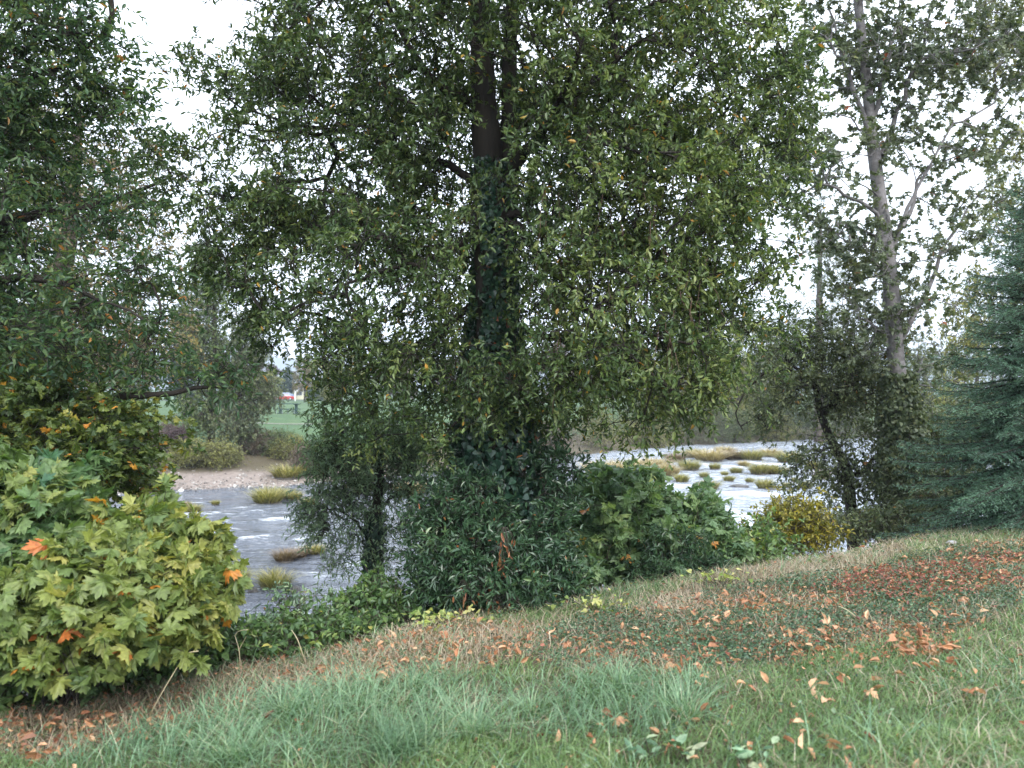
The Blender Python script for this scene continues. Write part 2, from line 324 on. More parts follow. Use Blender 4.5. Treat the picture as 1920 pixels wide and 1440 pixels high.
# ------------------------------------------------------------ ground sheet
def spaced(a, b, segs):
    out = [a]
    for e, st in segs:
        k = max(1, int(round((e - out[-1]) / st))); out += list(np.linspace(out[-1], e, k + 1)[1:])
    return np.array(out)
gx = spaced(-4000, 4000, [(-1000, 500), (-300, 60), (-80, 10), (-30, 1.5), (-9, .5), (12, .12), (40, .8), (90, 2), (300, 12), (1000, 60), (4000, 500)])
gy = spaced(-300, 6000, [(-20, 20), (0, .8), (12, .12), (24, .4), (95, .8), (200, 4), (500, 25), (1500, 120), (6000, 600)])
X, Y = np.meshgrid(gx, gy); Z = hz(X, Y)
s_ = edge_s(X, Y); t_ = far_t(X, Y); nzv = fbm(X, Y, 40, 0.5)
sand = np.where(t_ > -3, sms((5.0 + 2.0 * (nzv - .5) - t_) / 1.6), 0) * (t_ > -6) * sms((-2 - X) / 4)
lawn = sms((t_ - (9.5 - 3 * sms((X + 6) / 5)) - 1.5 * (nzv - .5)) / 1.2)
i = np.arange(len(gy) - 1)[:, None] * len(gx); j = np.arange(len(gx) - 1)[None]
F = np.stack([i + j, i + j + 1, i + j + 1 + len(gx), i + j + len(gx)], -1).reshape(-1, 4)
def groundmat():
    m, t, p, o = principled('ground'); N = t.nodes; Lk = t.links
    tc = N.new('ShaderNodeTexCoord')
    def noise(sc, det=8, ro=.6):
        n = N.new('ShaderNodeTexNoise'); n.inputs['Scale'].default_value = sc; n.inputs['Detail'].default_value = det; n.inputs['Roughness'].default_value = ro
        Lk.new(tc.outputs['Object'], n.inputs['Vector']); return n
    def ramp(src, stops):
        r = N.new('ShaderNodeValToRGB'); cr = r.color_ramp
        while len(cr.elements) < len(stops): cr.elements.new(.5)
        for e, (ps, c) in zip(cr.elements, stops): e.position = ps; e.color = (*c, 1)
        Lk.new(src.outputs['Fac'], r.inputs['Fac']); return r
    def mix(fac, a, b):
        g = N.new('ShaderNodeMix'); g.data_type = 'RGBA'; Lk.new(fac.outputs['Fac'], g.inputs[0]); Lk.new(a, g.inputs[6]); Lk.new(b, g.inputs[7]); return g.outputs[2]
    soil = ramp(noise(28), [(.3, (.045, .035, .025)), (.5, (.10, .075, .05)), (.62, (.12, .12, .06)), (.75, (.07, .12, .045))])
    snd = ramp(noise(3.5, 10, .75), [(.3, (.14, .11, .092)), (.5, (.23, .185, .16)), (.7, (.33, .275, .245))])
    lwn = ramp(noise(.35, 9, .7), [(.3, (.03, .068, .022)), (.5, (.046, .098, .030)), (.7, (.085, .125, .040))])
    a1 = N.new('ShaderNodeAttribute'); a1.attribute_name = 'sand'; a2 = N.new('ShaderNodeAttribute'); a2.attribute_name = 'lawn'
    c = mix(a1, soil.outputs['Color'], snd.outputs['Color']); c = mix(a2, c, lwn.outputs['Color'])
    Lk.new(c, p.inputs['Base Color']); p.inputs['Roughness'].default_value = 0.95
    b = N.new('ShaderNodeBump'); b.inputs['Strength'].default_value = .5; b.inputs['Distance'].default_value = .03; n2 = noise(14); Lk.new(n2.outputs['Fac'], b.inputs['Height']); Lk.new(b.outputs['Normal'], p.inputs['Normal'])
    return m
ground = mesh('ground', np.column_stack([X.ravel(), Y.ravel(), Z.ravel()]), [F], groundmat(), attrs={'sand': sand.ravel(), 'lawn': lawn.ravel()}, smooth=True)
tag(ground, kind='structure')

# ------------------------------------------------------------ river
wx = np.arange(-45, 75.1, 0.22); wy = np.arange(9, 112, 0.22)
X, Y = np.meshgrid(wx, wy)
u = X * 0.93 + Y * 0.36; v = -X * 0.36 + Y * 0.93          # across the crests, along them
chop = fbm(X, Y, 71, 0.9, 3)
Zw = WZ + 0.15 * (fbm(u, v, 50, 0.75, 4) - .5) * (.6 + .8 * sms((X - 0) / 12)) + 0.05 * (vnoise(X * 0.5, Y * 1.4, 61, 1.0) - .5) * sms((fbm(X, Y, 90, .12) - .35) * 4)
foam = np.zeros_like(X)
FO = [((300, 985), (410, 980), .12), ((450, 1010), (520, 1004), .12), ((480, 975), (560, 968), .14), ((300, 945), (400, 940), .10), ((560, 1010), (640, 1000), .12), ((420, 1030), (500, 1022), .10), ((545, 1085), (650, 1075), .10), ((460, 960), (500, 958), .10), ((365, 1003), (435, 992), .22), ((300, 968), (420, 962), .16), ((425, 958), (470, 948), .16), ((345, 975), (390, 968), .14), ((560, 988), (625, 980), .15), ((418, 978), (432, 975), .08), ((630, 1062), (700, 1060), .10), ((240, 990), (300, 1000), .12), ((800, 968), (830, 960), .16),
      ((1290, 868), (1390, 878), .25), ((1400, 868), (1500, 874), .22), ((1360, 925), (1480, 930), .2), ((1440, 955), (1540, 945), .2), ((1380, 960), (1420, 1000), .2), ((1180, 905), (1290, 912), .25), ((1500, 900), (1620, 885), .25), ((1290, 892), (1350, 896), .2), ((1310, 850), (1400, 846), .25)]
def wpt(px, py): d = (EYE - WZ) * FP / (py - HY); return np.array([(px - 960) / FP * d, d])
wob = (fbm(X, Y, 33, 0.5) - .5)
for a, b, wd in FO:
    a = wpt(*a); b = wpt(*b); ab = b - a; L2 = (ab ** 2).sum()
    tt = np.clip(((X - a[0]) * ab[0] + (Y - a[1]) * ab[1]) / L2, 0, 1)
    dx = X - a[0] - tt * ab[0]; dy = Y - a[1] - tt * ab[1] + wob * 1.6
    dd = np.hypot(dx, dy); k = np.exp(-(dd / (wd * 2.2)) ** 2) * (0.35 + 0.65 * np.sin(math.pi * np.clip(tt * .9 + .1, 0, 1)))
    foam = np.maximum(foam, k); Zw += 0.07 * k
rapid = sms((X - 0) / 10) * 0.75 + 0.06 * sms((Y - 25) / 10)  # mask for the rapids' foam and the painted sky sheen, strongest at right
def watermat():
    m, t, p, o = principled('river_water'); N = t.nodes; Lk = t.links
    tc = N.new('ShaderNodeTexCoord'); mp = N.new('ShaderNodeMapping'); mp.inputs['Scale'].default_value = (0.30, 0.75, 1); mp.inputs['Rotation'].default_value = (0, 0, R(-12))
    Lk.new(tc.outputs['Object'], mp.inputs['Vector'])
    n1 = N.new('ShaderNodeTexNoise'); n1.inputs['Scale'].default_value = 1.7; n1.inputs['Detail'].default_value = 5; n1.inputs['Roughness'].default_value = .62; n1.inputs['Distortion'].default_value = .6
    Lk.new(mp.outputs[0], n1.inputs['Vector'])
    b = N.new('ShaderNodeBump'); b.inputs['Strength'].default_value = 1.0; b.inputs['Distance'].default_value = .85; Lk.new(n1.outputs['Fac'], b.inputs['Height'])
    Lk.new(b.outputs['Normal'], p.inputs['Normal'])
    p.inputs['Roughness'].default_value = .10; p.inputs['IOR'].default_value = 1.5
    # foam: broken white water where the surface breaks
    fa = N.new('ShaderNodeAttribute'); fa.attribute_name = 'foam'; ra = N.new('ShaderNodeAttribute'); ra.attribute_name = 'rapid'
    ar = N.new('ShaderNodeValToRGB'); ar.color_ramp.elements[0].color = (.10, .112, .14, 1); ar.color_ramp.elements[1].color = (.32, .36, .43, 1); Lk.new(ra.outputs['Fac'], ar.inputs['Fac']); Lk.new(ar.outputs['Color'], p.inputs['Base Color'])  # bright sky reflection painted into the base colour, paler towards the right
    n2 = N.new('ShaderNodeTexNoise'); n2.inputs['Scale'].default_value = 4.0; n2.inputs['Detail'].default_value = 7; n2.inputs['Roughness'].default_value = .75
    mp2 = N.new('ShaderNodeMapping'); mp2.inputs['Scale'].default_value = (0.35, 1.5, 1); mp2.inputs['Rotation'].default_value = (0, 0, R(-12)); Lk.new(tc.outputs['Object'], mp2.inputs['Vector']); Lk.new(mp2.outputs[0], n2.inputs['Vector'])
    def math_(op, a, b_):
        q = N.new('ShaderNodeMath'); q.operation = op
        for k_, s in enumerate((a, b_)):
            if isinstance(s, (int, float)): q.inputs[k_].default_value = s
            else: Lk.new(s, q.inputs[k_])
        return q.outputs[0]
    f = math_('ADD', math_('MULTIPLY', fa.outputs['Fac'], .42), math_('MULTIPLY', ra.outputs['Fac'], .20))
    f = math_('ADD', f, math_('SUBTRACT', math_('MULTIPLY', n2.outputs['Fac'], 2.4), 1.42)); f = math_('MULTIPLY', f, 2.4)
    cl = N.new('ShaderNodeClamp'); Lk.new(f, cl.inputs[0])
    fb = N.new('ShaderNodeBsdfDiffuse'); fb.inputs['Color'].default_value = (.78, .81, .85, 1)
    ms = N.new('ShaderNodeMixShader'); Lk.new(cl.outputs[0], ms.inputs[0]); Lk.new(p.outputs[0], ms.inputs[1]); Lk.new(fb.outputs[0], ms.inputs[2]); Lk.new(ms.outputs[0], o.inputs['Surface'])
    return m
i = np.arange(len(wy) - 1)[:, None] * len(wx); j = np.arange(len(wx) - 1)[None]
F = np.stack([i + j, i + j + 1, i + j + 1 + len(wx), i + j + len(wx)], -1).reshape(-1, 4)
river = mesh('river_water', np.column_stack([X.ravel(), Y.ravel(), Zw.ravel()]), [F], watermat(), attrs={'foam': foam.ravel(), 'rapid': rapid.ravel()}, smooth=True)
tag(river, kind='structure')

# hills far beyond the park
hx = np.linspace(-2500, 2500, 200)
hv = []
for x in hx:
    top = 75 + 70 * fbm(np.array(x), np.array(0.), 8, 0.0022) ; hv += [(x, 2300, -2), (x, 2450, top * .7), (x, 2650, top), (x, 3100, -2)]
i = np.arange(len(hx) - 1)[:, None] * 4; j = np.arange(3)[None]
F = np.stack([i + j, i + 4 + j, i + 5 + j, i + 1 + j], -1).reshape(-1, 4)
hills = mesh('hills', np.array(hv), [F], flat('wooded_hills', (.05, .075, .055), .95, .4, .01), smooth=True); tag(hills, kind='structure')

# ------------------------------------------------------------ generic broadleaf tree
def make_tree(name, label, cat, base, trunk, rads, lobe, ntarget, ntw, nlf, tl, size, mat, bark, seed, T=None, group=None, limbs=(), cen=None, tk=dict(), gk=dict(), shell=.5, twig_tubes=True, kseg=10, rr=.0022, trunk_kids=True):
    g = np.random.default_rng(seed); base = np.asarray(base, float)
    root = empty(name, base, label, cat, group)
    tb = Tubes(); ln = smoothline(trunk, 26); rd = np.interp(np.linspace(0, 1, 26), np.linspace(0, 1, len(rads)), rads)
    rd = rd * (1 + .06 * np.sin(np.arange(26) * 2.1 + seed)); tb.add(ln, rd, kseg); lines = [ln]
    br = Tubes()
    for L, ra, rb in limbs:
        q = smoothline(L, 14); q[1:-1] += g.normal(0, .02, (12, 3)); br.add(q, np.linspace(ra, rb, 14), 7); lines.append(q)
    tg = lobes(lobe, ntarget, g, shell)
    for pts, r in grow(lines, tg, seed=seed, **gk): br.add(pts, r, 4 if r.max() < .012 else 6)
    c = cen if cen is not None else np.mean([l[0] for l in lobe], 0)
    P, M, S, rn = twigs(tg, c, ntw, nlf, tl, g, br if twig_tubes else None, size=size, rr=rr, **tk)
    tb.build('trunk', bark, root, base); br.build('branches', bark, root, base)
    leaves('crown', T or T_lance(), P, M, S, rn, mat, root, base)
    return root, ln
def gz(x, y): return float(hz(np.array([x]), np.array([y]))[0])

# ------------------------------------------------------------ THE BIG CENTRAL TREE
D0 = 8.3
bx, by = (935 - 960) / FP * D0, D0; bz = gz(bx, by) - 0.05
tr = [(bx, by, bz)] + [at(px, py, D0) for px, py in ((935, 1000), (930, 800), (928, 620), (925, 450), (915, 300), (905, 150), (900, 0), (895, -250), (890, -600))]
trr = [.36, .30, .23, .21, .20, .155, .125, .105, .08, .04]
Z3 = lambda px, py, dd=0: at(px, py, D0 + dd)
limbs = [([Z3(935, 560), Z3(950, 400, .05), Z3(957, 250, .1), Z3(955, 100, .15), Z3(962, -40, .2), Z3(970, -350, .3)], .15, .05),
         ([Z3(950, 330), Z3(985, 285, -.2), Z3(1020, 240, -.5), Z3(1080, 170, -.9), Z3(1160, 110, -1.2)], .075, .02),
         ([Z3(930, 410), Z3(985, 403, -.1), Z3(1060, 410, -.2), Z3(1180, 430, 0.3)], .05, .012),
         ([Z3(940, 430), Z3(972, 425, -.2), Z3(1010, 480, -.5), Z3(1065, 540, -.7), Z3(1130, 620, -.9)], .055, .014),
         ([Z3(915, 350), Z3(840, 310, .2), Z3(770, 290, .3), Z3(700, 262, .4), Z3(560, 235, .6), Z3(450, 200, .8)], .05, .010),
         ([Z3(910, 420), Z3(840, 470, -.3), Z3(760, 500, -.6), Z3(650, 530, -.9)], .05, .012),
         ([Z3(920, 520), Z3(850, 600, .3), Z3(770, 650, .6), Z3(650, 640, .9)], .05, .012),
         ([Z3(905, 200), Z3(830, 160, -.2), Z3(770, 90, -.4), Z3(700, -60, -.7)], .06, .015),
         ([Z3(945, 240, .1), Z3(1080, 200, .6), Z3(1200, 240, .9), Z3(1330, 300, 1.1)], .06, .012),
         ([Z3(940, 600), Z3(1050, 640, .4), Z3(1180, 640, .7), Z3(1280, 600, .9)], .045, .01)]
lb = []
def LB(px, py, dd, rx, ry, rz, wt=None): lb.append((at(px, py, D0 + dd), (rx, ry, rz), wt or rx * ry * rz))
LB(930, 60, -.3, 1.6, 1.5, 1.2); LB(1150, 120, -.5, 1.3, 1.3, 1.1); LB(1330, 130, 0, .9, 1.2, 1.0); LB(700, 90, 0, 1.3, 1.3, .95); LB(520, 230, .3, .8, 1.0, .5); LB(1400, 300, .4, .55, .9, .9)
LB(1290, 420, 0, 1.1, 1.3, 1.0); LB(1150, 380, -.6, 1.2, 1.0, 1.1); LB(640, 330, 0, 1.1, 1.2, .6); LB(480, 430, .2, .55, .9, .45); LB(560, 560, .2, .75, 1.1, .65); LB(720, 560, -.4, 1.0, 1.2, .9)
LB(1380, 560, .3, .65, 1.0, .8); LB(1150, 600, -.7, 1.2, 1.0, .85); LB(960, 600, -.9, .8, .7, .8); LB(660, 700, .2, .55, .9, .5); LB(790, 740, -.2, .8, .9, .55); LB(960, 720, -.8, .7, .6, .4)
LB(1120, 730, -.3, 1.0, .9, .45); LB(1240, 700, 0, .7, .9, .5); LB(560, 60, .3, .9, 1.1, .5); LB(430, 150, .5, .35, .7, .35); LB(900, -350, 0, 2.0, 2.0, 1.5); LB(1180, -260, 0, 1.5, 1.5, 1.2); LB(640, -250, 0, 1.4, 1.4, 1.0)
LB(380, 330, .5, .45, .6, .35, .25); LB(430, 470, .3, .45, .7, .4, .3); LB(520, 380, .1, .5, .8, .35, .3); LB(360, 100, .5, .3, .5, .2, .06); LB(540, 620, .3, .35, .5, .35, .15); LB(1450, 180, .3, .4, .6, .5, .25)
LB(860, 330, -.8, .5, .5, .6); LB(1000, 280, -1.0, .7, .5, .7); LB(930, 480, 1.0, 1.6, .7, 1.4, .9)
LB(800, 240, .2, .7, .8, .5); LB(840, 420, .3, .5, .7, .5); LB(700, 430, .2, .8, .9, .5); LB(590, 400, .3, .7, .8, .45); LB(770, 330, .5, .6, .7, .5); LB(1040, 480, .5, .6, .7, .6); LB(1020, 130, .3, .6, .7, .5); LB(480, 560, .2, .3, .5, .3, .12)
g = np.random.default_rng(11)
main = empty('ivy_clad_tree', (bx, by, bz), 'large broadleaf tree with ivy-wrapped dark trunk standing in the centre of the bank', 'tree')
mb = np.array([bx, by, bz])
tb = Tubes(); ln = smoothline(tr, 40); rd = np.interp(np.linspace(0, 1, 40), np.linspace(0, 1, 10), trr); tb.add(ln, rd * (1 + .05 * np.sin(np.arange(40) * 1.7)), 14)
q0 = smoothline(limbs[0][0], 20); tb.add(q0, np.linspace(.14, .045, 20), 10)
tb.build('trunk', B_dark, main, mb)
br = Tubes(); lines = [ln, q0]
for L, ra, rb in limbs[1:]:
    q = smoothline(L, 16); q[1:-1] += g.normal(0, .018, (14, 3)); br.add(q, np.linspace(ra, rb, 16), 8); lines.append(q)
tg = lobes(lb, 2650, g, .45)
# open a few gaps where sky shows through
gaps = [((475, 310), 48), ((345, 430), 45), ((585, 500), 30), ((560, 640), 45), ((440, 60), 60), ((1440, 420), 40), ((780, 190), 22), ((715, 380), 20)]
pr = np.column_stack([960 + tg[:, 0] / tg[:, 1] * FP, HY - (tg[:, 2] - EYE) / tg[:, 1] * FP])
keep = ~((np.abs(pr[:, 0] - 930) < 52) & (pr[:, 1] > 100) & (pr[:, 1] < 640) & (tg[:, 1] < D0 + .1) & (g.random(len(tg)) < .85))
for (cx, cy), r_ in gaps: keep &= np.hypot(pr[:, 0] - cx, pr[:, 1] - cy) > r_
tg = tg[keep]
for pts, r in grow(lines, tg, rtip=.0045, p=.45, step=.25, seed=3): br.add(pts, r, 4 if r.max() < .012 else 6)
P, M, S, rn = twigs(tg, (bx, by, 3.2), 8, 13, .27, g, br, size=.059, out=.55, droop=.45, hang=.12, spread=.10, rare=.010, yshift=.0)
rn = np.where(rn < .92, np.clip(rn + .13 * sms((P[:, 0] + .8) / 2.2) * sms((D0 + .2 - P[:, 1]) / 1.0) - .06, 0, .9), rn)
# hanging sprays on the near right side
hs = Tubes(); hp = []; hM = []; hS = []; hr = []
for k in range(70):
    px = g.uniform(1020, 1330); py = g.uniform(250, 640); dd = g.uniform(-1.3, -.3); a = at(px, py, D0 + dd); L = g.uniform(.4, 1.1)
    sw = g.normal(0, .12, 2); u_ = np.linspace(0, 1, 9)[:, None]
    pts = a + np.concatenate([u_ * sw[0] * 1.5, u_ * sw[1], -u_ * L], 1) + g.normal(0, .012, (9, 3)); hs.add(pts, np.linspace(.0045, .002, 9), 4)
    m = int(L * 26); f = g.random(m); pp = a + np.column_stack([f * sw[0] * 1.5, f * sw[1], -f * L]); ax = nrm(g.normal(size=(m, 3)) * .7 + [0, 0, -.7])
    hp.append(pp); hM.append(frames(ax, nrm(g.normal(size=(m, 3)) * .6 + [0, -.4, .6]))); hS.append(.085 * g.uniform(.7, 1.2, m)); hr.append(np.clip(g.normal(.66, .12, m), 0, .9))
P = np.concatenate([P] + hp); M = np.concatenate([M] + hM); S = np.concatenate([S] + hS); rn = np.concatenate([rn] + hr)
br.build('branches', B_dark, main, mb); hs.build('hanging_twigs', B_red, main, mb)
leaves('crown', T_lance(.46, .08, .14), P, M, S, rn, M_main, main, mb)
# ivy on the trunk
n = 15000; zz = g.random(n) ** 1.6; zt = bz + zz * (at(0, 300, D0)[2] - bz)
pyr = (zt - bz) / (at(0, 800, D0)[2] - bz)
thick = np.interp(zt, [bz, at(0, 1000, D0)[2], at(0, 850, D0)[2], at(0, 760, D0)[2], at(0, 600, D0)[2], at(0, 300, D0)[2]], [.62, .62, .50, .34, .27, .20])
an = g.random(n) * 2 * math.pi; lump = 1 + .35 * (vnoise(an * 1.3, zt * 1.5, 77, 1.0) - .5) * 2
rr_ = thick * lump * g.uniform(.72, 1.0, n)
cx = np.interp(zt, ln[:, 2], ln[:, 0]); cy = np.interp(zt, ln[:, 2], ln[:, 1])
Pi = np.column_stack([cx + rr_ * np.cos(an), cy + rr_ * np.sin(an), zt]); nr = np.column_stack([np.cos(an), np.sin(an), 0 * an + .35])
ax = nrm(g.normal(size=(n, 3)) * .5 + [0, 0, -.8]); Mi = frames(ax, nrm(nr + g.normal(size=(n, 3)) * .45))
leaves('ivy', T_heart(), Pi, Mi, .062 * g.uniform(.6, 1.3, n), np.where(g.random(n) < .012, .97, np.clip(g.normal(.45, .2, n), 0, .9)), M_ivy, main, mb)

# ------------------------------------------------------------ shrub builder
def make_shrub(name, label, cat, foot, lobe, nt_, ntw, nlf, tl, size, mat, bark, seed, T=None, group=None, nst=7, rst=.014, tk=dict(), gk=dict(), shell=.5, twig_tubes=True, rr=.0022, extra=None, parts=('stems', 'foliage')):
    g = np.random.default_rng(seed); fx, fy = foot; base = np.array([fx, fy, gz(fx, fy) - .03]); root = empty(name, base, label, cat, group)
    tg = lobes(lobe, nt_, g, shell); hzv = hz(tg[:, 0], tg[:, 1]) + .05; tg[:, 2] = np.maximum(tg[:, 2], hzv + g.random(len(tg)) * .1)
    cen = np.mean(tg, 0); st = Tubes(); lines = []
    for k in range(nst):
        a = g.random() * 6.28; e = tg[g.integers(len(tg))] * .55 + cen * .45; b0 = base + np.array([math.cos(a), math.sin(a), 0]) * .12
        q = smoothline([b0, b0 * .5 + e * .5 + g.normal(0, .05, 3), e], 9); st.add(q, np.linspace(rst, rst * .5, 9), 6); lines.append(q)
    for pts, r in grow(lines, tg, seed=seed, rtip=.0022, p=.4, step=.2, rmax=rst, **gk): st.add(pts, r, 4)
    c2 = cen.copy(); c2[2] = base[2] - .2
    P, M, S, rn = twigs(tg, c2, ntw, nlf, tl, g, st if twig_tubes else None, size=size, rr=rr, **tk)
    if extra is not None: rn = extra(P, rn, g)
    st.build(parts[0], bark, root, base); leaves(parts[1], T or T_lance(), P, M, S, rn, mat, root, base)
    return root
def A(px, py, d, rx, ry, rz, wt=None): return (at(px, py, d), (rx, ry, rz), wt or rx * ry * rz)

# dark laurel shrub round the foot of the big tree
make_shrub('laurel_shrub', 'dark green laurel-like shrub crowding the foot of the ivy-clad tree', 'shrub', (-.1, 7.5),
    [A(885, 1060, 7.5, .50, .5, .42), A(950, 1090, 7.2, .5, .45, .34), A(850, 1115, 7.4, .30, .4, .20), A(1000, 1050, 7.6, .40, .5, .38), A(1030, 1120, 7.4, .25, .35, .16), A(880, 960, 7.7, .42, .4, .34), A(1020, 930, 7.9, .32, .4, .42), A(920, 1140, 7.1, .48, .35, .14), A(810, 1010, 7.7, .18, .3, .22)],
    400, 8, 9, .18, .070, M_laurel, B_dark, 21, T_lance(.33, .07, .2), tk=dict(out=.9, droop=.25, hang=.15, spread=.08, lean=.55, rare=.004), nst=9, rst=.012)
def sprig(name, label, cat, group, P, M, S, rn, T, mat, base, r_=.002):
    base = np.asarray(base, float); root = empty(name, base, label, cat, group); st = Tubes(); c = base + (P - base) * [.25, .25, 0]
    mid = (c + P) / 2 + [0, 0, .012]; st.addseg(np.repeat(base[None], len(P), 0), c, r_, r_); st.addseg(c, mid, r_, r_ * .8); st.addseg(mid, P, r_ * .8, r_ * .5)
    st.build('stems', B_mid, root, base); leaves('leaves', T, P, M, S, rn, mat, root, base); return root
M_dead = leafmat('dead_orange_leaf', [(0, (.25, .10, .05)), (.6, (.42, .17, .09)), (1, (.5, .28, .14))], .2)
# orange dead sprays hanging in it
g = np.random.default_rng(5)
for (px, py, n_, lab) in ((960, 1145, 46, 'largest withered orange spray hanging at the foot of the dark laurel shrub'), (982, 1165, 34, 'orange dead leaves drooping just right of the largest withered spray'), (928, 1142, 14, 'small orange spray left of the largest withered one'), (870, 1120, 9, 'orange dead twig at the lower left of the laurel shrub'), (945, 1020, 12, 'rusty dead leaves high in the middle of the laurel shrub'), (938, 1052, 12, 'rusty hanging leaves in the centre of the laurel shrub'), (918, 1095, 7, 'few brown leaves low in the laurel shrub')):
    c0 = at(px, py, 6.75 if py > 1100 else 6.95); P = c0 + g.normal(size=(n_, 3)) * [.05, .04, .055]
    sprig('dead_leaf_spray', lab, 'dead leaves', 'withered sprays in the laurel shrub', P, frames(nrm(g.normal(size=(n_, 3)) * .3 + [0, 0, -1]), nrm(g.normal(size=(n_, 3)) + [0, -1, 0])), .08 * g.uniform(.7, 1.2, n_), g.random(n_), T_lance(.3, .06, .2), M_dead, c0 + [0, .05, .14])
# right maple shrub, dark willow-leaved shrub in front of it
make_shrub('maple_shrub', 'pale green broad-lobed maple shrub right of the ivy-clad tree', 'shrub', (1.55, 9.0),
    [A(1170, 990, 9.2, .55, .5, .38), A(1270, 1000, 9.2, .50, .5, .32), A(1240, 1050, 8.8, .55, .4, .25), A(1120, 1050, 8.9, .4, .4, .28), A(1325, 975, 9.5, .22, .4, .14), A(1130, 940, 9.4, .35, .4, .25), A(1200, 920, 9.5, .3, .4, .15), A(1345, 1050, 9.0, .2, .3, .14)],
    230, 5, 4, .20, .128, M_maple3, B_mid, 31, T_maple(.5), tk=dict(out=.9, droop=.2, hang=.35, spread=.10, lean=.4, rare=.01), nst=9, rst=.012)
make_shrub('willow_leaved_shrub', 'dark narrow-leaved shrub tucked in front of the pale maple shrub', 'shrub', (1.75, 8.45),
    [A(1265, 1040, 8.4, .28, .25, .24), A(1230, 1080, 8.3, .3, .25, .12), A(1310, 1070, 8.4, .2, .2, .15)], 70, 8, 8, .16, .062, M_laurel, B_dark, 33, T_lance(.24), tk=dict(out=.9, rare=0, spread=.05), nst=5, rst=.008)
make_shrub('bramble_bush', 'low light green bush between the maple shrub and the yellow shrub', 'shrub', (2.6, 9.3),
    [A(1400, 1050, 9.3, .36, .35, .12), A(1350, 1075, 9.0, .3, .3, .10), A(1440, 1020, 9.8, .22, .3, .12)], 90, 7, 5, .16, .07, M_under, B_mid, 35, T_lance(.6), tk=dict(rare=.02, yshift=.12), nst=6, rst=.006)
make_shrub('yellow_shrub', 'small rounded shrub with mustard yellow autumn leaves', 'shrub', (3.75, 10.6),
    [A(1490, 985, 10.6, .36, .35, .26), A(1450, 1000, 10.5, .2, .25, .14), A(1530, 1005, 10.6, .2, .25, .18)], 110, 8, 7, .16, .052, M_yel, B_mid, 37, T_lance(.55), tk=dict(rare=0), nst=6, rst=.006)
# left maples
make_shrub('maple_sapling', 'bushy maple sapling with large yellow-green leaves in the left foreground', 'sapling', (-2.75, 5.0),
    [A(215, 1105, 4.9, .44, .4, .24), A(120, 1140, 4.7, .42, .4, .22), A(300, 1085, 5.1, .20, .3, .12), A(375, 1095, 5.2, .07, .12, .05, .006), A(350, 1035, 5.3, .07, .12, .03, .005), A(245, 1015, 5.3, .14, .2, .05, .012), A(230, 1045, 5.2, .24, .3, .10), A(265, 1165, 4.8, .24, .3, .12), A(80, 1190, 4.6, .34, .3, .12), A(300, 1010, 5.3, .08, .12, .04, .006), A(165, 1185, 4.6, .28, .3, .07), A(400, 1120, 5.1, .06, .1, .04, .005), A(60, 950, 5.3, .25, .3, .10, .02), A(345, 1150, 4.9, .07, .12, .05, .006)],
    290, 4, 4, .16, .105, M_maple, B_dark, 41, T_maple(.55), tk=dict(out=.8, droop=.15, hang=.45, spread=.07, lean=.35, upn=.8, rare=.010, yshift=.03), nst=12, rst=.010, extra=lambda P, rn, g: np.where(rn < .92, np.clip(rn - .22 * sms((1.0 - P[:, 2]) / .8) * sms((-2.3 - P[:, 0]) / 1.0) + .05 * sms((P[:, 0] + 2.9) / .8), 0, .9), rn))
make_shrub('maple_sapling', 'darker bluish green maple sapling behind the yellow-green one at the left edge', 'sapling', (-3.6, 5.6),
    [A(60, 980, 5.4, .42, .4, .28), A(0, 1080, 5.2, .4, .4, .35), A(120, 1060, 5.4, .3, .4, .25), A(-80, 1000, 5.2, .4, .4, .5), A(10, 1200, 4.9, .3, .3, .25), A(90, 930, 5.6, .25, .3, .12)],
    170, 4, 4, .17, .125, M_maple2, B_dark, 43, T_maple(.5), tk=dict(out=.8, droop=.15, hang=.4, spread=.07, lean=.35, upn=.8, rare=.015), nst=9, rst=.010)

# ------------------------------------------------------------ young willow-like tree left of the big one
f = at(703, 1110, 10.0); b_ = (f[0], 10.0, gz(f[0], 10.0) - .05)
root, ln2 = make_tree('young_tree', 'young slender-leaved tree with a dark ivied trunk leaning over the river', 'tree', b_, [b_, at(703, 1100, 10), at(700, 1040, 10), at(705, 970, 10), at(712, 880, 10), at(700, 800, 10), at(690, 740, 10)], [.10, .09, .08, .07, .055, .04, .02],
    [A(680, 880, 10, .62, .6, .42), A(640, 840, 10, .42, .5, .3), A(760, 880, 10, .45, .5, .4), A(620, 920, 9.9, .3, .4, .25), A(740, 800, 10, .5, .5, .3), A(650, 1000, 9.8, .35, .4, .16), A(770, 980, 10, .3, .4, .22), A(720, 1030, 9.8, .3, .2, .14), A(660, 950, 9.8, .35, .3, .2), A(605, 985, 9.7, .16, .2, .06, .012), A(640, 1050, 9.7, .25, .2, .07), A(590, 960, 9.7, .12, .12, .04, .006), A(600, 800, 10.2, .2, .3, .12), A(800, 1040, 9.8, .15, .3, .15, .005)],
    270, 8, 8, .2, .062, M_willow, B_dark, 51, T_lance(.26), limbs=[([at(700, 1020, 10), at(660, 970, 9.9), at(610, 950, 9.7)], .02, .006), ([at(703, 960, 10), at(780, 900, 10), at(820, 850, 10.2)], .022, .006), ([at(700, 870, 10), at(620, 790, 9.9), at(600, 770, 9.9)], .018, .006)],
    tk=dict(out=.7, droop=.4, spread=.09, rare=.004), gk=dict(rtip=.0028, p=.42, step=.2))
g = np.random.default_rng(6); n = 2200; zt = g.uniform(b_[2], at(0, 960, 10)[2], n); an = g.random(n) * 6.283; rr_ = .105 * g.uniform(.8, 1.3, n)
